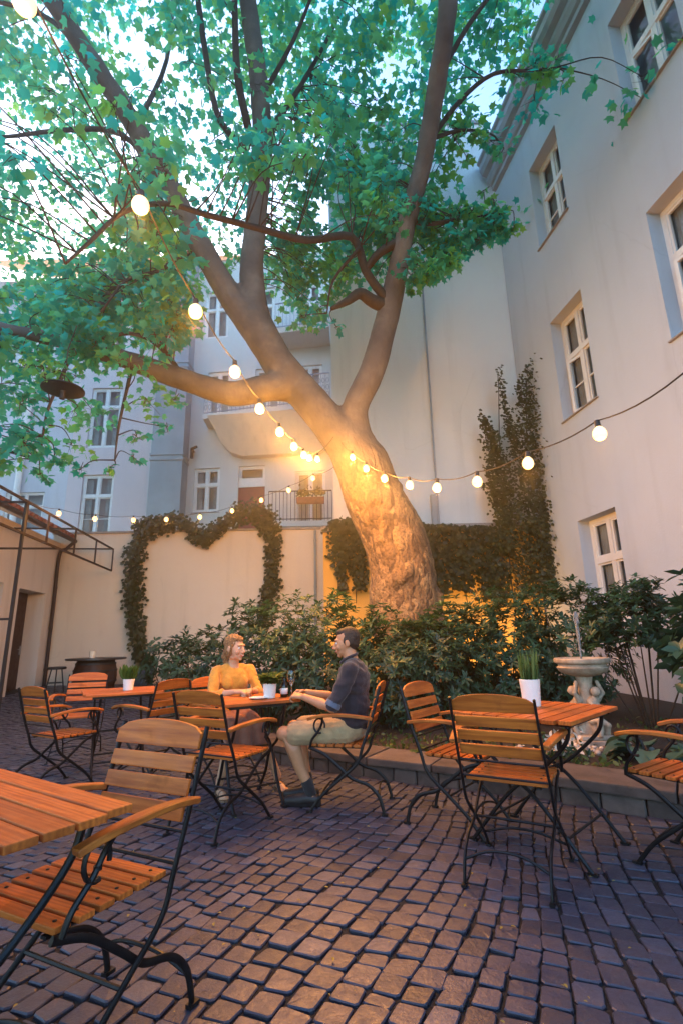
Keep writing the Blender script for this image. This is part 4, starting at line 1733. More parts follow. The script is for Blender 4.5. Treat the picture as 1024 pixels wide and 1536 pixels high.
def zone(poly, Y0, Y1, nc, nl, Rr, size=(.10, .19), zmin=2.8):
    us, vs = [p[0] for p in poly], [p[1] for p in poly]
    k = 0
    while k < nc:
        u, v = rng.uniform(min(us), max(us)), rng.uniform(min(vs), max(vs))
        if not in_poly(u, v, poly):
            continue
        Y = rng.uniform(Y0, Y1)
        p = D(u, v, Y)
        if noise.noise(p * .55) < -.24:                # open pockets where the sky shows
            k += .25
            continue
        k += 1
        if p.z > 15.5:                                # the crown tops out well below the cornice of the sky
            p = D(u, v, Y * rng.uniform(11.5, 15.0) / p.z)
        if p.z < zmin:
            continue
        clump(p, Rr * rng.uniform(.7, 1.25), int(nl * rng.uniform(.7, 1.3)), size)


zone([(-260, -260), (620, -260), (640, 60), (620, 200), (560, 320), (480, 400), (400, 440), (330, 400), (270, 440), (200, 500), (60, 510), (-260, 540)], 8.0, 13.0, 400, 40, .62)
zone([(-260, -260), (560, -260), (560, 100), (480, 260), (380, 330), (300, 340), (200, 400), (100, 420), (-260, 460)], 6.6, 8.6, 60, 28, .50)
zone([(560, -260), (800, -260), (800, 50), (790, 95), (760, 100), (730, 95), (700, 150), (668, 240), (640, 300), (590, 310), (520, 300), (480, 200)], 6.3, 8.6, 110, 34, .44)
zone([(470, 230), (610, 230), (640, 300), (610, 340), (520, 345), (440, 330)], 7.4, 9.4, 40, 36, .40)
zone([(615, 305), (690, 300), (735, 318), (768, 330), (755, 352), (700, 375), (650, 412), (612, 425)], 6.8, 8.0, 46, 34, .26, (.10, .15))
zone([(425, 330), (600, 335), (606, 410), (570, 430), (535, 425), (505, 440), (500, 480), (455, 482), (425, 430)], 7.4, 9.6, 58, 34, .32, (.10, .15))
zone([(-260, 470), (100, 500), (190, 540), (240, 585), (215, 625), (190, 660), (140, 650), (80, 690), (-260, 720)], 6.0, 8.6, 104, 40, .38, (.10, .15))
zone([(100, 420), (270, 400), (290, 440), (250, 520), (180, 525), (80, 505)], 6.4, 8.5, 60, 34, .40)
zone([(-200, 290), (255, 290), (290, 400), (240, 470), (-200, 530)], 7.0, 11.0, 120, 36, .5)
zone([(130, 230), (270, 230), (280, 380), (140, 400)], 5.0, 6.5, 14, 18, .32)
# big near leaves low over the yard, upper left
zone([(-120, 60), (240, 60), (250, 190), (150, 260), (-120, 330)], 3.4, 4.6, 13, 15, .30, (.12, .16))
zone([(165, 150), (300, 230), (280, 270), (200, 270)], 3.9, 4.5, 5, 14, .22, (.12, .16))
zone([(330, 140), (520, 150), (500, 260), (340, 250)], 4.4, 5.6, 12, 16, .28, (.12, .16))
zone([(540, 240), (610, 270), (600, 340), (540, 330)], 5.6, 6.4, 8, 16, .25, (.11, .15))
for u, v, Y, rr, n in ((690, 170, 6.4, .24, 26), (712, 200, 6.5, .22, 24), (738, 212, 6.6, .18, 18), (752, 228, 6.6, .14, 12), (700, 235, 6.6, .10, 5), (820, 108, 6.0, .20, 26), (800, 95, 6.0, .2, 22), (835, 90, 5.95, .16, 16), (845, 118, 5.9, .12, 10), (775, 110, 6.1, .2, 18),
                       (755, 318, 7.1, .18, 14), (770, 340, 7.1, .16, 12), (735, 300, 7.1, .14, 8), (725, 285, 7.1, .08, 4), (205, 655, 7.0, .16, 10), (200, 685, 7.0, .12, 7), (165, 700, 7.0, .14, 8), (60, 712, 6.8, .2, 14), (120, 705, 6.9, .13, 8),
                       (250, 640, 7.2, .14, 9), (262, 600, 7.3, .18, 12), (505, 490, 7.4, .14, 8), (350, 245, 5.0, .2, 12), (455, 200, 5.0, .25, 14)):
    clump(D(u, v, Y), rr, n, (.10, .15))
# the rest of the crown, above and behind the viewer
for k in range(95):
    a = rng.uniform(0, 2 * PI)
    q = rng.uniform(1.5, 6.5)
    clump((.3 + q * math.cos(a) * 1.05, 6.0 + q * math.sin(a) * .9, rng.uniform(9.5, 14.5)), .8, 34, (.13, .18))
# fine twigs carrying the sprays
mb = MB()
spine = [p for ch in ([smooth_chain(c) for c in (left0, vert, lup, low, right)] + twigs) for p, r in ch]
SP = np.array([tuple(p) for p in spine])
for c, rr_ in TW:
    rr_ = min(rr_, .4) * .55
    dd = np.linalg.norm(SP - np.array(c), axis=1)
    j = int(dd.argmin())
    c = Vector(c)
    if dd[j] < 2.2:
        a = spine[j]
        m_ = a.lerp(c, .5) + Vector((0, 0, .12 * dd[j])) + Vector(rng.normal(size=3) * .06)
        mb.tube(cr([a, m_, c], 4), [.012, .008, .005], 5)
    for k in range(4):
        mb.tube(cr([c, c + Vector(rng.normal(size=3) * .05), c + Vector(rng.normal(size=3) * .5 * rr_) - Vector((0, 0, .04))], 3), [.005, .004, .002], 4)
mb.build('twig', M['twig'], TREE, smooth=True)['kind'] = 'stuff'
LP, LY, LN, LS, LT = (np.concatenate(a) for a in (LP, LY, LN, LS, LT))
crown = leaf_mesh('crown', PLANE_LEAF, LP, LY, LN, LS, M['plane_leaf'], TREE, LT)
crown['kind'] = 'stuff'
print('leaves', len(LP))
# ------------------------------------------------------------------ ivy
def ivy_run(path, rad, dens, size=(.07, .12), out=.16, nrm=(0, -1, 0), hang=.4, ragged=.5):
    """leaves over a wall along a path of points (world), half-width rad (m) per point"""
    P, Y, N, S, T = [], [], [], [], []
    pts = cr(path, 6)
    rr = lerp_list(rad, len(pts))
    for (a, b, r0) in zip(pts, pts[1:], rr):
        L = (b - a).length
        n = int(dens * 1.5 * L * r0 * 2)
        if n < 1: continue
        d = (b - a).normalized()
        side = d.cross(Vector(nrm)).normalized()
        for k in range(n):
            q = a.lerp(b, rng.random())
            bul = noise.noise(q * 3.1) * ragged
            w_ = r0 * (1 + bul)
            s = float(np.clip(rng.normal() * .5, -1.15, 1.15)) * w_
            o_ = abs(rng.normal()) * out * (1 - .5 * abs(s) / (w_ + 1e-6)) + .01
            p = q + side * s + Vector(nrm) * o_
            P.append(p); Y.append((rng.normal() * .6, -.35, -hang - rng.random() * .6)); N.append((rng.normal() * .5, -1 + rng.normal() * .4, .35 + rng.normal() * .4))
            S.append(rng.uniform(*size)); T.append(np.clip(.45 + .5 * noise.noise(q * 2.2) + rng.normal() * .2, 0, 1))
    return P, Y, N, S, T


def ivy(name, label, runs, stems, leaf='ivy_leaf', tmpl=IVY_LEAF):
    e = empty(name, (0, 0, 0))
    tag(e, label, 'ivy')
    acc = [[], [], [], [], []]
    for r_ in runs:
        for a, b in zip(acc, r_):
            a += b
    leaf_mesh('foliage', tmpl, [tuple(p) for p in acc[0]], acc[1], acc[2], np.array(acc[3]), M[leaf], e, np.array(acc[4]))
    mb = MB()
    for st in stems:
        pts = cr(st, 5)
        mb.tube([p + Vector((noise.noise(p * 4) * .03, 0, noise.noise(p * 5) * .02)) for p in pts], [.018, .008], 6)
    mb.build('stem', M['twig'], e, smooth=True)
    return e


def W13(u, v): return D(u, v, 12.93)


c13 = lambda *a: [W13(u, v) for u, v in a]
left_strand = c13((262, 785), (225, 792), (206, 820), (203, 870), (204, 920), (211, 965), (217, 1005))
top_l = c13((205, 788), (250, 781), (285, 788), (303, 806), (304, 818))
top_r = c13((304, 818), (318, 800), (345, 780), (378, 766), (398, 775), (407, 800))
right_strand = c13((395, 775), (409, 800), (411, 840), (409, 880), (398, 915), (390, 945))
ivy('climbing_ivy', 'ivy trained in the shape of a heart on the cream wall',
    [ivy_run(left_strand, [.24, .24, .22, .24, .22, .19, .17], 560), ivy_run(top_l, [.17, .19, .22, .22, .12], 600),
     ivy_run(top_r, [.13, .21, .25, .30, .31, .24], 600), ivy_run(right_strand, [.26, .21, .20, .20, .20, .17], 580)],
    [left_strand, top_l, top_r, right_strand])
W11 = lambda u, v: D(u, v, 10.92)
c11 = lambda *a: [W11(u, v) for u, v in a]
ivy('climbing_ivy', 'ivy hanging over the ochre wall just left of the trunk',
    [ivy_run(c11((494, 786), (515, 788), (560, 792)), [.10, .16, .18], 700), ivy_run(c11((506, 790), (510, 830), (514, 885)), [.28, .22, .05], 560),
     ivy_run(c11((530, 790), (536, 840), (540, 885)), [.30, .26, .10], 560)], [c11((508, 790), (506, 900)), c11((530, 790), (534, 905)), c11((545, 790), (540, 890))])
ivy('climbing_ivy', 'dense ivy mat over the ochre wall right of the trunk',
    [ivy_run(c11((628, 792), (680, 794), (740, 796)), [.10, .12, .12], 700), ivy_run(c11((640, 800), (648, 840), (655, 890)), [.45, .5, .25], 560),
     ivy_run(c11((690, 800), (692, 840), (690, 885)), [.50, .5, .22], 560), ivy_run(c11((730, 800), (732, 850), (735, 900)), [.4, .4, .28], 420)],
    [c11((650, 800), (652, 900)), c11((690, 800), (700, 905)), c11((725, 800), (722, 905))])
# the tall climber with spires in the corner
K = lambda *a: [D(u, v, 10.75) for u, v in a]
spires = [ivy_run(K((u0, v0), ((u0 + u1) / 2, (v0 + v1) / 2), (u1, v1)), [.03, .09, .07], 620, (.05, .085), .12) for u0, v0, u1, v1 in ((775, 565, 778, 610), (804, 575, 800, 620), (760, 610, 765, 665), (735, 640, 742, 690), (815, 620, 812, 670), (726, 700, 738, 740), (838, 700, 832, 750), (768, 640, 770, 690), (846, 810, 838, 860), (716, 615, 726, 650))]
ivy('columnar_climber', 'tall dark climber with pointed spires in the corner of the white walls',
    spires + [ivy_run(K((788, 548), (790, 590), (788, 640), (786, 700), (790, 760), (795, 830), (800, 895)), [.09, .28, .38, .48, .58, .64, .66], 640, (.045, .085), .26),
     ivy_run(K((746, 553), (750, 585), (756, 625), (764, 660)), [.05, .12, .08, .2], 420, (.05, .09), .12),
     ivy_run(K((723, 628), (734, 660), (745, 710), (752, 770), (755, 830)), [.07, .24, .28, .27, .24], 600, (.06, .1), .15),
     ivy_run(K((821, 572), (818, 600)), [.05, .04], 420, (.05, .08), .08),
     ivy_run(K((823, 640), (820, 680), (818, 740), (822, 820), (826, 890)), [.06, .14, .24, .24, .2], 600, (.06, .1), .14),
     ivy_run(K((852, 745), (846, 790), (838, 850)), [.05, .09, .05], 380, (.05, .09), .08),
     ivy_run(K((735, 730), (742, 760)), [.16, .1], 380, (.06, .1), .14),
     ivy_run(K((745, 840), (742, 900)), [.3, .35], 230, (.06, .1), .14)],
    [K((800, 905), (792, 760), (789, 560)), K((770, 905), (752, 720), (746, 560)), K((760, 905), (740, 720), (724, 640)), K((828, 905), (822, 700), (824, 640)), K((832, 905), (846, 790), (853, 745))], 'climber_leaf')


# ------------------------------------------------------------------ shrubs
def shrub(name, label, x, y, rx, ry, h, n0, leaf, tmpl, size, zmin=.04, cat='shrub', open_=0.0, seed=0, ros=7):
    n = int(n0 * 2.3)
    base = gz(x, y) + .10
    e = empty(name, (x, y, base))
    tag(e, label, cat, 'shrubs in the planting bed')
    lr = np.random.default_rng(seed + 100)
    P, Y, N, S, T = [], [], [], [], []
    mb = MB()
    tips = []
    nros = n // ros
    while len(tips) < nros:
        d = lr.normal(size=3)
        d /= np.linalg.norm(d)
        rad = lr.uniform(.45, 1.0) ** .6
        lump = 1 + .32 * noise.noise(Vector((d[0] * 1.7 + seed * 3.1, d[1] * 1.7, d[2] * 1.7)))
        q = np.array([d[0] * rx, d[1] * ry, 0]) * rad * lump
        z = h * (.5 + .5 * d[2] * rad * lump)
        if z < zmin or z > h * 1.12:
            continue
        if noise.noise(Vector((q[0] * 2.6 + seed, q[1] * 2.6, z * 2.6))) < -.12 + open_:
            if lr.random() < .8: continue
        tips.append((q[0], q[1], z, d))
    for k, (qx, qy, z, d) in enumerate(tips):
        c = np.array([qx, qy, z])
        ax = d * .8 + np.array([0, 0, .7]) + lr.normal(size=3) * .25
        ax /= np.linalg.norm(ax)
        t0 = np.clip(.45 + .35 * noise.noise(Vector((qx * 3 + seed, qy * 3, z * 3))) + lr.normal() * .14, 0, 1)
        m = ros
        a0 = lr.random() * 6
        u_ = np.cross(ax, [.3, .2, .9]); u_ /= np.linalg.norm(u_)
        v_ = np.cross(ax, u_)
        for j in range(m):
            a = a0 + j * 2.4
            o_ = u_ * math.cos(a) + v_ * math.sin(a)
            P.append(c - ax * .02 * j / m); Y.append(o_ * 1.0 + ax * lr.uniform(-.1, .75)); N.append(ax + o_ * -.3)
            S.append(lr.uniform(*size)); T.append(np.clip(t0 + lr.normal() * .12, 0, 1))
        if k % max(1, nros // 11) == 0:
            b0 = Vector((qx * .12, qy * .12, -.05))
            mid = Vector((qx * .55, qy * .55, z * .45))
            mb.tube(cr([b0, mid, Vector((qx, qy, z))], 4), [.011, .008, .003], 6)
    leaf_mesh('foliage', tmpl, P, Y, N, np.array(S), M[leaf], e, np.array(T))
    mb.build('stem', M['twig'], e, smooth=True)
    return e


RH = (.055, .115)
shrub('rhododendron', 'small loose shrub at the far left end of the bed, by the blue planter', -3.15, 9.6, .62, .5, 1.15, 420, 'rhodo_leaf', SHRUB_LEAF, (.10, .16), seed=1, open_=.05)
shrub('rhododendron', 'low airy evergreen shrub just left behind the seated woman', -1.95, 7.4, .62, .6, 1.35, 1100, 'rhodo_leaf', SHRUB_LEAF, RH, seed=2, open_=.04)
shrub('rhododendron', 'rounded dark evergreen shrub behind the table between woman and man', -1.0, 7.0, .78, .7, 1.72, 2300, 'rhodo_leaf', SHRUB_LEAF, RH, seed=3)
shrub('rhododendron', 'dark evergreen shrub just left of the seated man', -.22, 6.7, .72, .65, 1.72, 2200, 'rhodo_leaf', SHRUB_LEAF, RH, seed=4)
shrub('rhododendron', 'dense evergreen shrub behind the back of the seated man', .60, 6.5, .68, .6, 1.50, 2300, 'rhodo_leaf', SHRUB_LEAF, RH, seed=5)
shrub('rhododendron', 'greenish lit evergreen shrub right in front of the tree trunk', 1.25, 6.55, .66, .6, 1.58, 2300, 'rhodo_leaf', SHRUB_LEAF, RH, seed=6)
shrub('rhododendron', 'broad evergreen shrub behind the tall white grass pot', 2.0, 6.7, .78, .65, 1.70, 2400, 'rhodo_leaf', SHRUB_LEAF, RH, seed=7)
shrub('rhododendron', 'tallest evergreen shrub directly behind the fountain', 2.85, 6.75, .74, .65, 1.92, 2300, 'rhodo_leaf', SHRUB_LEAF, RH, seed=8)
shrub('rhododendron', 'leggy evergreen shrub right of the fountain in front of the grey wall', 3.45, 6.1, .66, .5, 1.78, 1500, 'rhodo_leaf', SHRUB_LEAF, RH, zmin=.95, seed=9, open_=.06)
shrub('magnolia_bush', 'bush with large oval leaves at the right edge of the photo', 3.62, 5.05, .48, .5, 1.62, 260, 'broad_leaf', OVAL_LEAF, (.13, .22), zmin=.5, seed=11, open_=.02, ros=6)


def hosta(label, x, y, n, L0, L1, seed, leaf='hosta_leaf', name='hosta', el=(.25, .9)):
    z0 = gz(x, y) + .10
    e = empty(name, (x, y, z0))
    tag(e, label, 'plant', 'leafy plants at the front of the bed')
    lr = np.random.default_rng(seed)
    V, F, T = [], [], []
    st = MB()
    for k in range(n):
        a = lr.uniform(0, 2 * PI)
        el_ = lr.uniform(*el)
        L = lr.uniform(L0, L1)
        stalk = L * lr.uniform(.5, 1.0)
        out = np.array([math.cos(a), math.sin(a), 0])
        p0 = np.zeros(3)
        p1 = out * stalk * math.cos(el_) + np.array([0, 0, stalk * math.sin(el_)])
        st.tube([p0, p1 * .6 + np.array([0, 0, .02]), p1], .006, 5)
        side = np.cross(out, [0, 0, 1])
        base = len(V)
        nu, nv_ = 7, 5
        t_ = lr.random()
        for i in range(nu):
            t = i / (nu - 1)
            w_ = .40 * L * math.sin(PI * min(1, .06 + t * .94) ** .8) * (1 if t < 1 else 0)
            c = p1 + out * L * t * math.cos(el_ * .4) + np.array([0, 0, L * (.25 * t - .55 * t * t)])
            for j in range(nv_):
                s = j / (nv_ - 1) * 2 - 1
                V.append(c + side * s * w_ + np.array([0, 0, abs(s) * w_ * .30 + .006 * math.sin(j * 3 + i)]))
                T.append(t_)
        for i in range(nu - 1):
            for j in range(nv_ - 1):
                b = base + i * nv_ + j
                F.append((b, b + 1, b + nv_ + 1, b + nv_))
    np_mesh('foliage', np.array(V), np.array(F), M[leaf], e, T, smooth=True)
    st.build('stem', M['twig'], e)
    return e


hosta('large leaved hosta between the fountain and the right hand chair', 2.62, 4.75, 16, .20, .32, 21)
hosta('large leaved hosta behind the armrests of the right hand chair', 2.98, 4.30, 16, .18, .30, 22)
hosta('bluish hosta at the right edge of the photo by the kerb', 3.35, 3.95, 14, .18, .28, 23)
hosta('small light green hosta behind the kerb below the leaning chair', .72, 5.15, 14, .09, .15, 24, 'cover_leaf')
hosta('yellowish small plant behind the kerb right of the man', .36, 5.38, 14, .06, .11, 25, 'cover_leaf', 'border_plant')
hosta('green border plant behind the kerb beneath the middle table', -.62, 6.15, 16, .07, .13, 26, 'cover_leaf', 'border_plant')
hosta('pale green border plant under the left table', -1.75, 7.0, 16, .09, .15, 27, 'cover_leaf', 'border_plant')

# low ground cover over the bed
n = 5200
P = []
while len(P) < n:
    x, y = rng.uniform(-3.6, 3.9), rng.uniform(3.4, 10.5)
    if y < kerb_y(x) + .48 or x > 4.2: continue
    if noise.noise(Vector((x * 1.3, y * 1.3, 0))) < -.05: continue
    P.append((x, y, gz(x, y) + .11 + abs(rng.normal()) * .05))
o = leaf_mesh('ground_cover', OVAL_LEAF, P, rand_dirs(n, (0, -.2, .5)), rand_dirs(n, (0, 0, 1.2)), rng.uniform(.03, .07, n), M['cover_leaf'])
tag(o, 'low leafy ground cover between the shrubs of the bed', 'ground cover', kind='stuff')

# fallen leaves and bits in the joints
n = 420
P = []
while len(P) < n:
    x, y = rng.uniform(-4, 3), rng.uniform(.9, 8)
    if y > kerb_y(x): continue
    P.append((x, y, gz(x, y) + .008 + rng.random() * .005))
o = leaf_mesh('leaf_litter', OVAL_LEAF, P, rand_dirs(n, (0, 0, 0)) * [1, 1, .08], rand_dirs(n, (0, 0, 6)), rng.uniform(.006, .024, n), M['yellow_leaf'])
tag(o, 'bits of yellow leaf litter scattered over the cobbles', 'leaf litter', kind='stuff')

# ------------------------------------------------------------------ fountain
fx_, fy_ = 2.44, 5.42
fz = .13
e = empty('fountain', (fx_, fy_, fz))
tag(e, 'pale carved stone fountain with round basin on a figured pedestal', 'fountain')
mb = MB()
flute = lambda r, z, a: r * (1 + (.035 * math.cos(a * 22) if .66 < z < .735 else 0))
mb.lathe([(.05, .64), (.10, .655), (.17, .675), (.225, .705), (.245, .735), (.250, .742), (.232, .752), (.232, .775), (.258, .785), (.268, .80), (.268, .825), (.258, .835), (.235, .832), (.215, .80), (.12, .755), (0, .745)], (0, 0, 0), 66, flute)
ba = mb.build('basin', M['fountain_stone'], e, smooth='auto')
mb = MB()
mb.lathe([(.232, .812), (.1, .8125), (0, .8128)], (0, 0, 0), 40)
mb.build('water_surface', M['fountain_water'], ba)
mb = MB()
mb.box((0, 0, .035), (.40, .40, .07))
mb.box((0, 0, .09), (.33, .33, .04))
mb.build('plinth', M['fountain_stone'], e, bevel=.012, seg=2)
# three small kneeling figures round a shaft
ch, bl = [[((0, 0, .10), .085), ((0, 0, .30), .065), ((0, 0, .50), .06), ((0, 0, .66), .085)]], []
for k in range(3):
    a = k * 2 * PI / 3 - 1.2
    u_ = Vector((math.cos(a), math.sin(a), 0))
    s_ = Vector((-u_.y, u_.x, 0))
    ch += [[(u_ * .085 + Vector((0, 0, .14)), .055), (u_ * .09 + Vector((0, 0, .30)), .060), (u_ * .085 + Vector((0, 0, .42)), .050)],
           [(u_ * .085 + s_ * .05 + Vector((0, 0, .24)), .036), (u_ * .17 + s_ * .06 + Vector((0, 0, .20)), .03), (u_ * .14 + s_ * .07 + Vector((0, 0, .11)), .026)],
           [(u_ * .085 - s_ * .05 + Vector((0, 0, .24)), .036), (u_ * .18 - s_ * .05 + Vector((0, 0, .25)), .03), (u_ * .17 - s_ * .05 + Vector((0, 0, .12)), .026)],
           [(u_ * .085 + s_ * .05 + Vector((0, 0, .42)), .028), (u_ * .13 + s_ * .09 + Vector((0, 0, .50)), .022), (u_ * .10 + s_ * .06 + Vector((0, 0, .60)), .02)],
           [(u_ * .085 - s_ * .05 + Vector((0, 0, .42)), .028), (u_ * .16 - s_ * .07 + Vector((0, 0, .36)), .022), (u_ * .17 - s_ * .02 + Vector((0, 0, .33)), .02)]]
    bl += [(u_ * .125 + Vector((0, 0, .515)), .048), (u_ * .165 + Vector((0, 0, .51)), .014)]
blend_body('pedestal', ch, bl, .008, 2, M['fountain_stone'], e)
mb = MB()
for k in range(11):
    a = k * 2.4
    hgt = .50 - .03 * (k % 4)
    rr = .006 + .012 * (k / 11)
    mb.tube(cr([(math.cos(a) * .004, math.sin(a) * .004, .80), (math.cos(a) * rr * .6, math.sin(a) * rr * .6, .80 + hgt * .6), (math.cos(a) * rr, math.sin(a) * rr, .80 + hgt), (math.cos(a) * rr * 1.8, math.sin(a) * rr * 1.8, .80 + hgt * .86)], 5), [.005, .006, .007, .004], 6)
for k in range(46):
    a, q = random.uniform(0, 2 * PI), random.random()
    mb.ball((math.cos(a) * .025 * (1.5 - q), math.sin(a) * .025 * (1.5 - q), .86 + q * .43), random.uniform(.003, .008), 6, 4)
mb.build('water_jet', M['fountain_water'], e, smooth=True)
# pebbles at its foot
mb = MB()
for k in range(260):
    x, y = fx_ - .12 + rng.normal() * .30, fy_ - .22 + rng.normal() * .10
    if y < kerb_y(x) + .40: continue
    mb.ball((x, y, .125 + abs(rng.normal()) * .02), rng.uniform(.014, .034), 7, 5, (1, rng.uniform(.7, 1), .65), Matrix.Rotation(rng.random() * 3, 3, 'Z'), tone=rng.random())
o = mb.build('pebbles', M['pebble'], None, smooth=True)
tag(o, 'pale pebbles heaped at the foot of the fountain', 'pebbles', kind='stuff')
n = 90
a = rng.random(n) * 6.28
P = np.stack([1.95 + rng.normal(size=n) * .10, 4.95 + rng.normal(size=n) * .08, .17 + rng.random(n) * .16], 1)
e = empty('flowering_plant', (1.95, 4.95, .10))
tag(e, 'low plant with pale cream flowers left of the fountain', 'plant')
leaf_mesh('flowers', OVAL_LEAF, P - np.array([1.95, 4.95, .10]), rand_dirs(n, (0, -.5, .8)), rand_dirs(n, (0, -1, .3)), .05, plain('petal', (.62, .52, .42), .8), e)['kind'] = 'stuff'
P2 = np.stack([rng.normal(size=n) * .11, rng.normal(size=n) * .09, rng.random(n) * .15], 1)
leaf_mesh('foliage', SHRUB_LEAF, P2, rand_dirs(n, (0, 0, .6)), rand_dirs(n, (0, 0, 1)), .08, M['rhodo_leaf'], e)

# ------------------------------------------------------------------ two garden spotlights in the bed washing the ochre wall and the climber
for i, (x, y, lab, tx, ty, tz_, pw) in enumerate(((-.02, 9.9, 'small black garden spotlight in the bed left of the trunk', .05, 11, 1.2, 16), (2.75, 9.6, 'small black garden spotlight in the bed below the climber', 3.1, 11, 1.8, 70))):
    e = empty('garden_spotlight', (x, y, gz(x, y) + .10))
    tag(e, lab, 'spotlight', 'garden spotlights')
    d = (Vector((tx, ty, tz_)) - Vector((x, y, gz(x, y) + .30))).normalized()
    q = d.to_track_quat('Z', 'Y').to_matrix()
    mb = MB()
    mb.lathe([(0, -.07), (.03, -.065), (.045, -.03), (.05, .05), (.046, .05), (.042, .02), (0, .02)], (0, 0, 0), 20)
    mb.v = [q @ p + Vector((0, 0, .2)) for p in mb.v]
    mb.build('lamp_head', M['black_iron'], e, smooth='auto')
    mb = MB()
    mb.tube([(0, 0, -.05), (0, 0, .17)], .01, 8)
    mb.build('spike', M['black_iron'], e)
    li = bpy.data.lights.new('spot_lamp', 'SPOT')
    li.energy = pw
    li.color = (1, .50, .12)
    li.spot_size = R(120)
    li.spot_blend = 1
    li.shadow_soft_size = .04
    lo = bpy.data.objects.new('spot_lamp', li)
    link(lo, e)
    lo.location = Vector((0, 0, .2)) + d * .06
    lo.rotation_euler = (-d).to_track_quat('Z', 'Y').to_euler()
# ------------------------------------------------------------------ people
def V3(*a): return Vector(a)


def hand_chain(w, fwd, pal, thumb, curl, L=.185):
    """wrist, finger direction, palm normal, thumb side; returns chains for palm and five fingers"""
    fwd = fwd.normalized(); pal = (pal - fwd * pal.dot(fwd)).normalized()
    side = thumb - fwd * thumb.dot(fwd) - pal * thumb.dot(pal)
    side.normalize()
    ch = []
    k = [w + fwd * L * .50 + side * s * L for s in (.155, .055, -.05, -.145)]
    for q in k:
        ch.append([(w + fwd * .012 + (q - w - fwd * L * .5) * .45, .017), (q, .0125)])
    ch.append([(w + fwd * .03 + side * .012, .017), (w + fwd * .06 - side * .012, .017)])
    for q, ln, c in zip(k, (.40, .46, .42, .33), (curl, curl * 1.05, curl * 1.12, curl * 1.2)):
        p, d, a = q, fwd.copy(), 0
        pts = [(p, .0098)]
        for j, f in enumerate((.45, .32, .25)):
            a += c * (.9 if j == 0 else 1.0)
            d = fwd * math.cos(a) + pal * math.sin(a)
            p = p + d * ln * L * f
            pts.append((p, (.0092, .0085, .0074)[j]))
        ch.append(pts)
    t0 = w + fwd * L * .16 + side * .022
    t1 = t0 + (side * .75 + fwd * .55 + pal * .25).normalized() * L * .22
    t2 = t1 + (side * .15 + fwd * .8 + pal * .5).normalized() * L * .19
    t3 = t2 + (fwd * .75 + pal * .65 - side * .1).normalized() * L * .13
    ch.append([(t0, .015), (t1, .012), (t2, .0102), (t3, .0085)])
    return ch


def head_parts(Hm, female=False):
    k = .96 if female else 1.0
    def T(x, y, z): return Hm @ (Vector((x, y, z)) * k)
    rot = Hm.to_3x3()
    balls = []
    def b(c, s): balls.append((T(*c), 1.0, tuple(q * k for q in s), rot))
    b((0, -.018, .035), (.074, .094, .088))
    b((0, .020, -.010), (.066, .072, .085))
    b((0, .034, -.062), (.050, .050, .046))
    b((0, .068, -.096), (.020, .018, .016))
    b((.033, .062, -.030), (.026, .022, .026))
    b((-.033, .062, -.030), (.026, .022, .026))
    b((0, .074, .030), (.052, .018, .014))
    b((.0, .084, -.062), (.022, .012, .018))
    b((.078, -.012, -.008), (.009, .021, .031))
    b((-.078, -.012, -.008), (.009, .021, .031))
    b((.012, .099, -.036), (.009, .010, .008))
    b((-.012, .099, -.036), (.009, .010, .008))
    for s in (-1, 1):
        b((s * .034, -.008, -.082), (.018, .036, .022))
    chains = [[(T(0, .086, .012), .0085 * k), (T(0, .100, -.010), .010 * k), (T(0, .110, -.030), .0115 * k)]]
    return chains, balls, T, rot, k


def face_bits(o, T, rot, k, smile=False):
    for s in (-1, 1):
        mb = MB()
        mb.ball(T(s * .031, .0775, .005), .0125 * k, 12, 8, (1.15, .8, .72), rot)
        ey = mb.build('eye', M['eye_white'], o, smooth=True)
        mb = MB()
        mb.ball(T(s * .0315, .0868, .005), .0058 * k, 10, 6, (1, .5, 1), rot)
        mb.build('iris', M['eye_dark'], ey, smooth=True)
        mb = MB()
        mb.tube(cr([T(s * .015, .0935, .0255), T(s * .032, .0915, .031), T(s * .050, .080, .025)], 4), [.004 * k, .0045 * k, .002 * k], 6)
        mb.build('eyebrow', M['hair_dark'] if not smile else M['hair_blond'], o, smooth=True)
    mb = MB()
    if smile:
        mb.tube(cr([T(-.027, .084, -.055), T(-.013, .0945, -.0635), T(0, .097, -.0655), T(.013, .0945, -.0635), T(.027, .084, -.055)], 4), [.002, .0055, .0065, .0055, .002], 8)
    else:
        mb.tube(cr([T(-.024, .086, -.0615), T(-.010, .0955, -.060), T(.010, .0955, -.060), T(.024, .086, -.0615)], 4), [.002, .0055, .0055, .002], 8)
    lp = mb.build('lips', M['lip'], o, smooth=True)
    if smile:
        mb = MB()
        mb.tube(cr([T(-.017, .0935, -.0585), T(0, .1005, -.0635), T(.017, .0935, -.0585)], 4), [.0015, .0042, .0015], 8)
        mb.build('teeth', M['teeth'], lp, smooth=True)


def limb_ch(*pts): return [(Vector(p), r) for *p, r in pts]


VOX = .0058


def ball(c, s, rot=None):
    return (Vector(c), 1.0, s) if rot is None else (Vector(c), 1.0, s, rot)


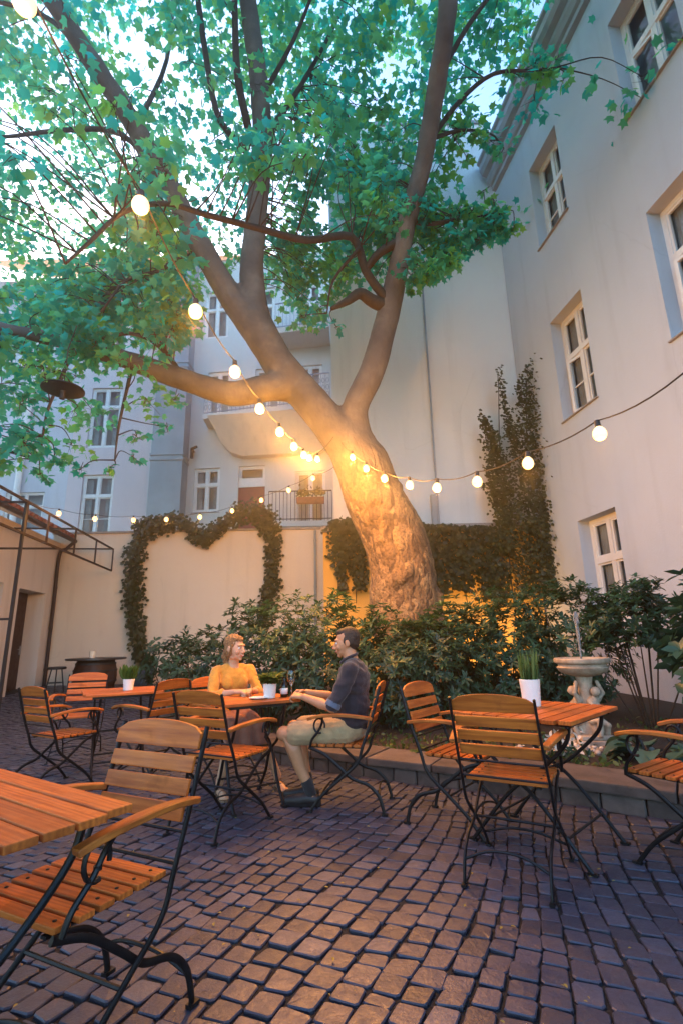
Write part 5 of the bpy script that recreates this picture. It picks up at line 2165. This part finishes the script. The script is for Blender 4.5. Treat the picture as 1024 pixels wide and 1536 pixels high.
def seat_man():
    root = empty('person', (.04, 4.19, gz(0, 4.1) + .0), rz_of(-.97, .20), .965)
    tag(root, 'man in dark shirt, khaki shorts and black shoes, seated with hands at the table edge', 'person')
    Hm = Matrix.Translation((0, .025, 1.215)) @ Matrix.Rotation(R(8), 4, 'Z') @ Matrix.Rotation(R(-7), 4, 'X')
    hc, hb, T, rot, k = head_parts(Hm)
    sL, eL, wL = V3(-.185, -.03, 1.000), V3(-.245, .10, .735), V3(-.135, .355, .800)
    sR, eR, wR = V3(.185, -.02, 1.000), V3(.235, .14, .755), V3(.060, .385, .815)
    hipL, knL, anL = V3(-.10, .03, .545), V3(-.165, .51, .530), V3(-.10, .31, .115)
    hipR, knR, anR = V3(.10, .03, .545), V3(.135, .52, .530), V3(.07, .37, .110)
    ch = list(hc)
    ch += [limb_ch((0, .004, 1.14, .056), (0, -.02, 1.06, .060), (0, -.03, .99, .08))]
    ch += [limb_ch((*sL, .056), (*((sL + eL) / 2 + V3(0, -.01, 0)), .048), (*eL, .041), (*(eL * .65 + wL * .35), .041), (*(eL * .2 + wL * .8), .030), (*wL, .027))]
    ch += [limb_ch((*sR, .056), (*((sR + eR) / 2 + V3(0, -.01, 0)), .048), (*eR, .041), (*(eR * .65 + wR * .35), .041), (*(eR * .2 + wR * .8), .030), (*wR, .027))]
    for h, kn, an in ((hipL, knL, anL), (hipR, knR, anR)):
        ch += [limb_ch((*h, .088), (*(h * .5 + kn * .5), .078), (*kn, .058), (*(kn * .72 + an * .28 + V3(0, -.022, 0)), .060), (*(kn * .35 + an * .65), .046), (*an, .036))]
        ft = V3(an.x, an.y + .17, .035)
        ch += [limb_ch((*an, .036), (an.x, an.y - .03, .045, .035), (an.x, an.y + .09, .040, .036), (*ft, .030))]
    ch += hand_chain(wL, V3(.10, .75, .10), V3(.35, .25, -.8), V3(.75, -.05, .35), .85)
    ch += hand_chain(wR, V3(-.45, .72, .05), V3(-.4, -.15, -.7), V3(-.75, -.3, .35), .75)
    bl = list(hb) + [ball((0, .0, .56), (.155, .115, .11)), ball((0, -.03, .74), (.138, .10, .15)), ball((0, -.03, .92), (.165, .110, .15))]
    body = blend_body('body', ch, bl, VOX, 2, M['skin_a'], root)
    face_bits(body, T, rot, k)
    # short hair, cropped at the sides
    hb2 = [ball(T(0, -.032, .046), (.0762, .090, .084), rot), ball(T(0, .006, .086), (.060, .066, .036), rot), ball(T(0, -.055, -.005), (.064, .052, .065), rot),
           ball(T(.062, -.028, .015), (.018, .05, .05), rot), ball(T(-.062, -.028, .015), (.018, .05, .05), rot)]
    blend_body('hair', [], hb2, .005, 1, M['hair_dark'], root, lambda p: noise.noise(p * 90) * .0025)
    # shirt with rolled sleeves
    sc2 = [limb_ch((0, -.008, 1.065, .066), (0, -.022, 1.00, .085)),
           limb_ch((-.165, -.03, 1.00, .066), (0, -.03, 1.035, .070), (.165, -.02, 1.00, .066))]
    for s, e_ in ((sL, eL), (sR, eR)):
        sc2.append(limb_ch((*s, .070), (*((s + e_) / 2 + V3(0, -.01, 0)), .063), (*(e_ * .92 + s * .08), .057)))
    sb2 = [ball((0, -.005, .60), (.180, .142, .14)), ball((0, -.03, .74), (.160, .126, .17)), ball((0, -.03, .92), (.186, .134, .17)), ball((0, .045, .66), (.13, .10, .10))]
    fold = lambda p: .006 * noise.fractal(Vector((p.x * 9, p.y * 9, p.z * 14)), 1, 2, 3) + .004 * math.sin(p.z * 70 + 5 * noise.noise(p * 8))
    sh = blend_body('shirt', sc2, sb2, .007, 3, M['navy_shirt'], root, fold)
    for s, e_ in ((sL, eL), (sR, eR)):
        mb = MB()
        d = (e_ - s).normalized()
        c0 = e_ * .92 + s * .08
        mb.tube([c0 - d * .022, c0 - d * .018, c0 + d * .018, c0 + d * .022], [.054, .062, .062, .054], 20)
        mb.build('cuff', M['grey_metal'] if False else M['blue_cuff'], sh, smooth='auto')
    mb = MB()
    mb.tube(cr([T(-.055, -.06, -.105), T(-.068, .0, -.118), T(-.04, .052, -.142), T(0, .066, -.152), T(.04, .052, -.142), T(.068, 0, -.118), T(.055, -.06, -.105), T(0, -.075, -.10)], 4, True), .011, 8, closed=True)
    mb.build('collar', M['navy_shirt'], sh, smooth=True)
    # shorts
    sc3, f3 = [], lambda p: .007 * noise.fractal(p * 10, 1, 2, 3)
    for h, kn in ((hipL, knL), (hipR, knR)):
        e_ = h * .20 + kn * .80
        sc3.append(limb_ch((*h, .103), (*(h * .5 + kn * .5), .098), (*e_, .090)))
    blend_body('shorts', sc3, [ball((0, .0, .565), (.178, .138, .112))], .007, 3, M['khaki_shorts'], root, f3)
    for an, kn in ((anL, knL), (anR, knR)):
        u_ = (kn - an).normalized()
        so_ = blend_body('sock', [limb_ch((*(an - V3(0, 0, .02)), .044), (*(an + u_ * .07), .0445))], [], .006, 1, M['black_sock'], root)
        blend_body('shoe', [limb_ch((an.x, an.y - .045, .05, .040), (an.x, an.y + .02, .058, .045), (an.x, an.y + .10, .044, .044), (an.x, an.y + .185, .036, .034)), limb_ch((an.x, an.y - .06, .022, .026), (an.x, an.y + .08, .020, .034), (an.x, an.y + .19, .020, .030))], [], .007, 2, M['shoe_black'], root)
    return root


def seat_woman():
    root = empty('person', (-1.03, 4.86, gz(-1, 4.86)), rz_of(.46, -.89))
    tag(root, 'woman in a yellow blouse and reddish skirt, seated and smiling towards the man', 'person')
    Hm = Matrix.Translation((.0, .055, 1.140)) @ Matrix.Rotation(R(34), 4, 'Z') @ Matrix.Rotation(R(-3), 4, 'X')
    hc, hb, T, rot, k = head_parts(Hm, True)
    sL, eL, wL = V3(-.160, -.005, .935), V3(-.215, .13, .745), V3(-.075, .330, .785)
    sR, eR, wR = V3(.160, -.005, .935), V3(.215, .15, .745), V3(.075, .345, .785)
    hipL, knL, anL = V3(-.09, .03, .525), V3(-.13, .43, .505), V3(.01, .33, .10)
    hipR, knR, anR = V3(.09, .03, .525), V3(.10, .43, .505), V3(.26, .42, .10)
    hipL, knL, anL = V3(-.09, .03, .525), V3(-.10, .43, .505), V3(-.30, .40, .10)
    hipR, knR, anR = V3(.09, .03, .525), V3(.10, .43, .505), V3(.18, .36, .10)
    ch = list(hc)
    ch += [limb_ch((0, .036, 1.075, .045), (0, .012, 1.01, .048), (0, -.005, .94, .065))]
    for s, e_, w_ in ((sL, eL, wL), (sR, eR, wR)):
        ch += [limb_ch((*s, .046), (*((s + e_) / 2), .040), (*e_, .034), (*(e_ * .65 + w_ * .35), .034), (*(e_ * .2 + w_ * .8), .025), (*w_, .022))]
    for h, kn, an in ((hipL, knL, anL), (hipR, knR, anR)):
        ch += [limb_ch((*h, .088), (*(h * .5 + kn * .5), .072), (*kn, .052), (*(kn * .72 + an * .28 + V3(0, -.018, 0)), .053), (*(kn * .35 + an * .65), .040), (*an, .031))]
        ch += [limb_ch((*an, .031), (an.x, an.y - .025, .040, .029), (an.x, an.y + .08, .036, .031), (an.x, an.y + .155, .026, .022))]
        for j in range(5):
            tx = an.x + (j - 2) * .014
            ch += [limb_ch((tx, an.y + .14, .026, .011), (tx, an.y + .178 - abs(j - 1.5) * .006, .022, .0085))]
    ch += hand_chain(wL, V3(.55, .75, .02), V3(.1, -.2, -1), V3(.5, .1, .6), .42, .172)
    ch += hand_chain(wR, V3(-.60, .70, .06), V3(-.1, -.2, -1), V3(-.5, .1, .6), .5, .172)
    bl = list(hb) + [ball((0, .0, .55), (.155, .12, .10)), ball((0, -.01, .70), (.118, .092, .15)), ball((0, -.005, .86), (.138, .098, .13)), ball((0, .045, .845), (.10, .05, .06))]
    body = blend_body('body', ch, bl, VOX, 2, M['skin_b'], root)
    face_bits(body, T, rot, k, True)
    strand = lambda p: .0035 * math.sin(p.x * 260 + 60 * p.z) * .6 + .003 * noise.noise(p * 60)
    hb2 = [ball(T(0, -.030, .048), (.079, .094, .084), rot), ball(T(0, .000, .082), (.066, .074, .040), rot), ball(T(0, -.060, -.015), (.068, .052, .078), rot),
           ball(T(.060, -.03, -.005), (.020, .050, .065), rot), ball(T(-.060, -.03, -.005), (.020, .050, .065), rot)]
    hch = [[(T(0, -.085, -.02), .042), (T(.01, -.105, -.08), .040), (T(.0, -.09, -.14), .030), (T(-.01, -.075, -.19), .016)],
           [(T(-.066, .015, .03), .012), (T(-.076, .006, -.03), .011), (T(-.07, -.01, -.085), .007)], [(T(.066, .015, .03), .012), (T(.076, .006, -.03), .011), (T(.07, -.01, -.085), .007)]]
    blend_body('hair', hch, hb2, .005, 1, M['hair_blond'], root, strand)
    sc2 = [limb_ch((-.140, -.005, .935, .056), (0, -.012, .955, .058), (.140, -.005, .935, .056))]
    for s, e_, w_ in ((sL, eL, wL), (sR, eR, wR)):
        sc2.append(limb_ch((*s, .053), (*((s + e_) / 2), .050), (*e_, .046), (*(e_ * .62 + w_ * .38), .047)))
    sb2 = [ball((0, .0, .60), (.170, .132, .11)), ball((0, -.01, .71), (.140, .112, .16)), ball((0, -.005, .855), (.156, .116, .13)), ball((-.06, .066, .845), (.064, .054, .066)), ball((.06, .066, .845), (.064, .054, .066))]
    fold = lambda p: .006 * noise.fractal(Vector((p.x * 9, p.y * 9, p.z * 13)), 1, 2, 3) + .004 * math.sin(p.x * 60 + 6 * noise.noise(p * 7))
    blend_body('blouse', sc2, sb2, .007, 3, M['yellow_blouse'], root, fold)
    sc3 = []
    for h, kn in ((hipL, knL), (hipR, knR)):
        sc3.append(limb_ch((*h, .105), (*(h * .5 + kn * .5), .092), (*kn, .073)))
    sc3.append(limb_ch((0, .10, .53, .09), (0, .40, .50, .066)))
    sc3.append(limb_ch((-.11, .44, .50, .066), (-.13, .44, .36, .060)))
    sc3.append(limb_ch((0, .44, .49, .066), (0, .43, .34, .060)))
    sc3.append(limb_ch((.11, .44, .50, .066), (.12, .43, .36, .060)))
    blend_body('skirt', sc3, [ball((0, .0, .555), (.182, .145, .105))], .008, 3, M['print_skirt'], root, lambda p: .006 * math.sin(p.x * 55 + 4 * noise.noise(p * 6)))
    for an in (anL, anR):
        mb = MB()
        V, F = [], []
        out = [(-.030, -.055), (-.034, 0), (-.038, .09), (-.036, .15), (-.018, .195), (.012, .198), (.036, .16), (.038, .09), (.034, 0), (.030, -.055)]
        for z in (.0, .014):
            V += [(an.x + x, an.y + y, z) for x, y in out]
        n_ = len(out)
        mb.add(V, [tuple(range(n_))[::-1], tuple(range(n_, 2 * n_))] + [(i, (i + 1) % n_, n_ + (i + 1) % n_, n_ + i) for i in range(n_)])
        for yy, zz in ((.105, .062), (.02, .085)):
            mb.tube(cr([(an.x - .038, an.y + yy, .012), (an.x - .026, an.y + yy - .01, zz * .8), (an.x, an.y + yy - .012, zz), (an.x + .026, an.y + yy - .01, zz * .8), (an.x + .038, an.y + yy, .012)], 4), .006, 6)
        mb.build('sandal', M['sandal_leather'], root, bevel=.002)
    return root


cloth('blue_cuff', (.10, .13, .19))
seat_man()
seat_woman()

# ------------------------------------------------------------------ evening air that the bulbs glow in
mb = MB()
mb.box((-3.0, 10.0, 11.0), (44, 42, 24.6))
k = NT('haze_air')
k.t.nodes.remove(k.bs)
pv = k.n('ShaderNodeVolumePrincipled')
pv.inputs['Density'].default_value = .006
pv.inputs['Anisotropy'].default_value = .84
pv.inputs['Color'].default_value = (.86, .90, .95, 1)
k.l(pv.outputs[0], k.out.inputs['Volume'])
o = mb.build('haze', k.m)
tag(o, 'thin evening haze glowing round the bulbs in the yard', 'haze', kind='stuff')
# ------------------------------------------------------------------ camera, sky, sun
cam = bpy.data.cameras.new('camera')
cam.sensor_fit = 'HORIZONTAL'
cam.sensor_width = 36
cam.lens = FPX / 1024 * 36
cam.clip_start = .05
cam.clip_end = 500
co = bpy.data.objects.new('camera', cam)
co.matrix_world = Matrix.Translation(EYE) @ Matrix((CR, CU, -FW)).transposed().to_4x4()
link(co)
sc.camera = co

SUN_EL, SUN_AZ = R(20), R(334)
w = bpy.data.worlds.new('World')
sc.world = w
w.use_nodes = True
nt = w.node_tree
sky = nt.nodes.new('ShaderNodeTexSky')
sky.sky_type = 'NISHITA'
sky.sun_disc = False
sky.sun_elevation = SUN_EL
sky.sun_rotation = SUN_AZ
sky.air_density = 1.0
sky.dust_density = 1.6
sky.ozone_density = 1.0
hs = nt.nodes.new('ShaderNodeHueSaturation')
hs.inputs['Saturation'].default_value = 1.3
nt.links.new(sky.outputs[0], hs.inputs['Color'])
bg = nt.nodes['Background']
nt.links.new(hs.outputs[0], bg.inputs['Color'])
bg.inputs['Strength'].default_value = .15

sl = bpy.data.lights.new('sun', 'SUN')
sl.energy = .03
sl.angle = R(70)
sl.color = (1, .93, .88)
so = bpy.data.objects.new('sun', sl)
d = Vector((math.sin(SUN_AZ) * math.cos(SUN_EL), math.cos(SUN_AZ) * math.cos(SUN_EL), math.sin(SUN_EL)))
so.rotation_euler = d.to_track_quat('Z', 'Y').to_euler()
so.location = d * 30
link(so)

vs_ = sc.view_settings
vs_.view_transform = 'Standard'
vs_.look = 'None'
vs_.gamma = 1
vs_.exposure = 2.38
sc.cycles.use_denoising = True
sc.cycles.max_bounces = 8
sc.cycles.transparent_max_bounces = 8
sc.cycles.caustics_reflective = False
sc.cycles.caustics_refractive = False
sc.cycles.sample_clamp_indirect = 6.0
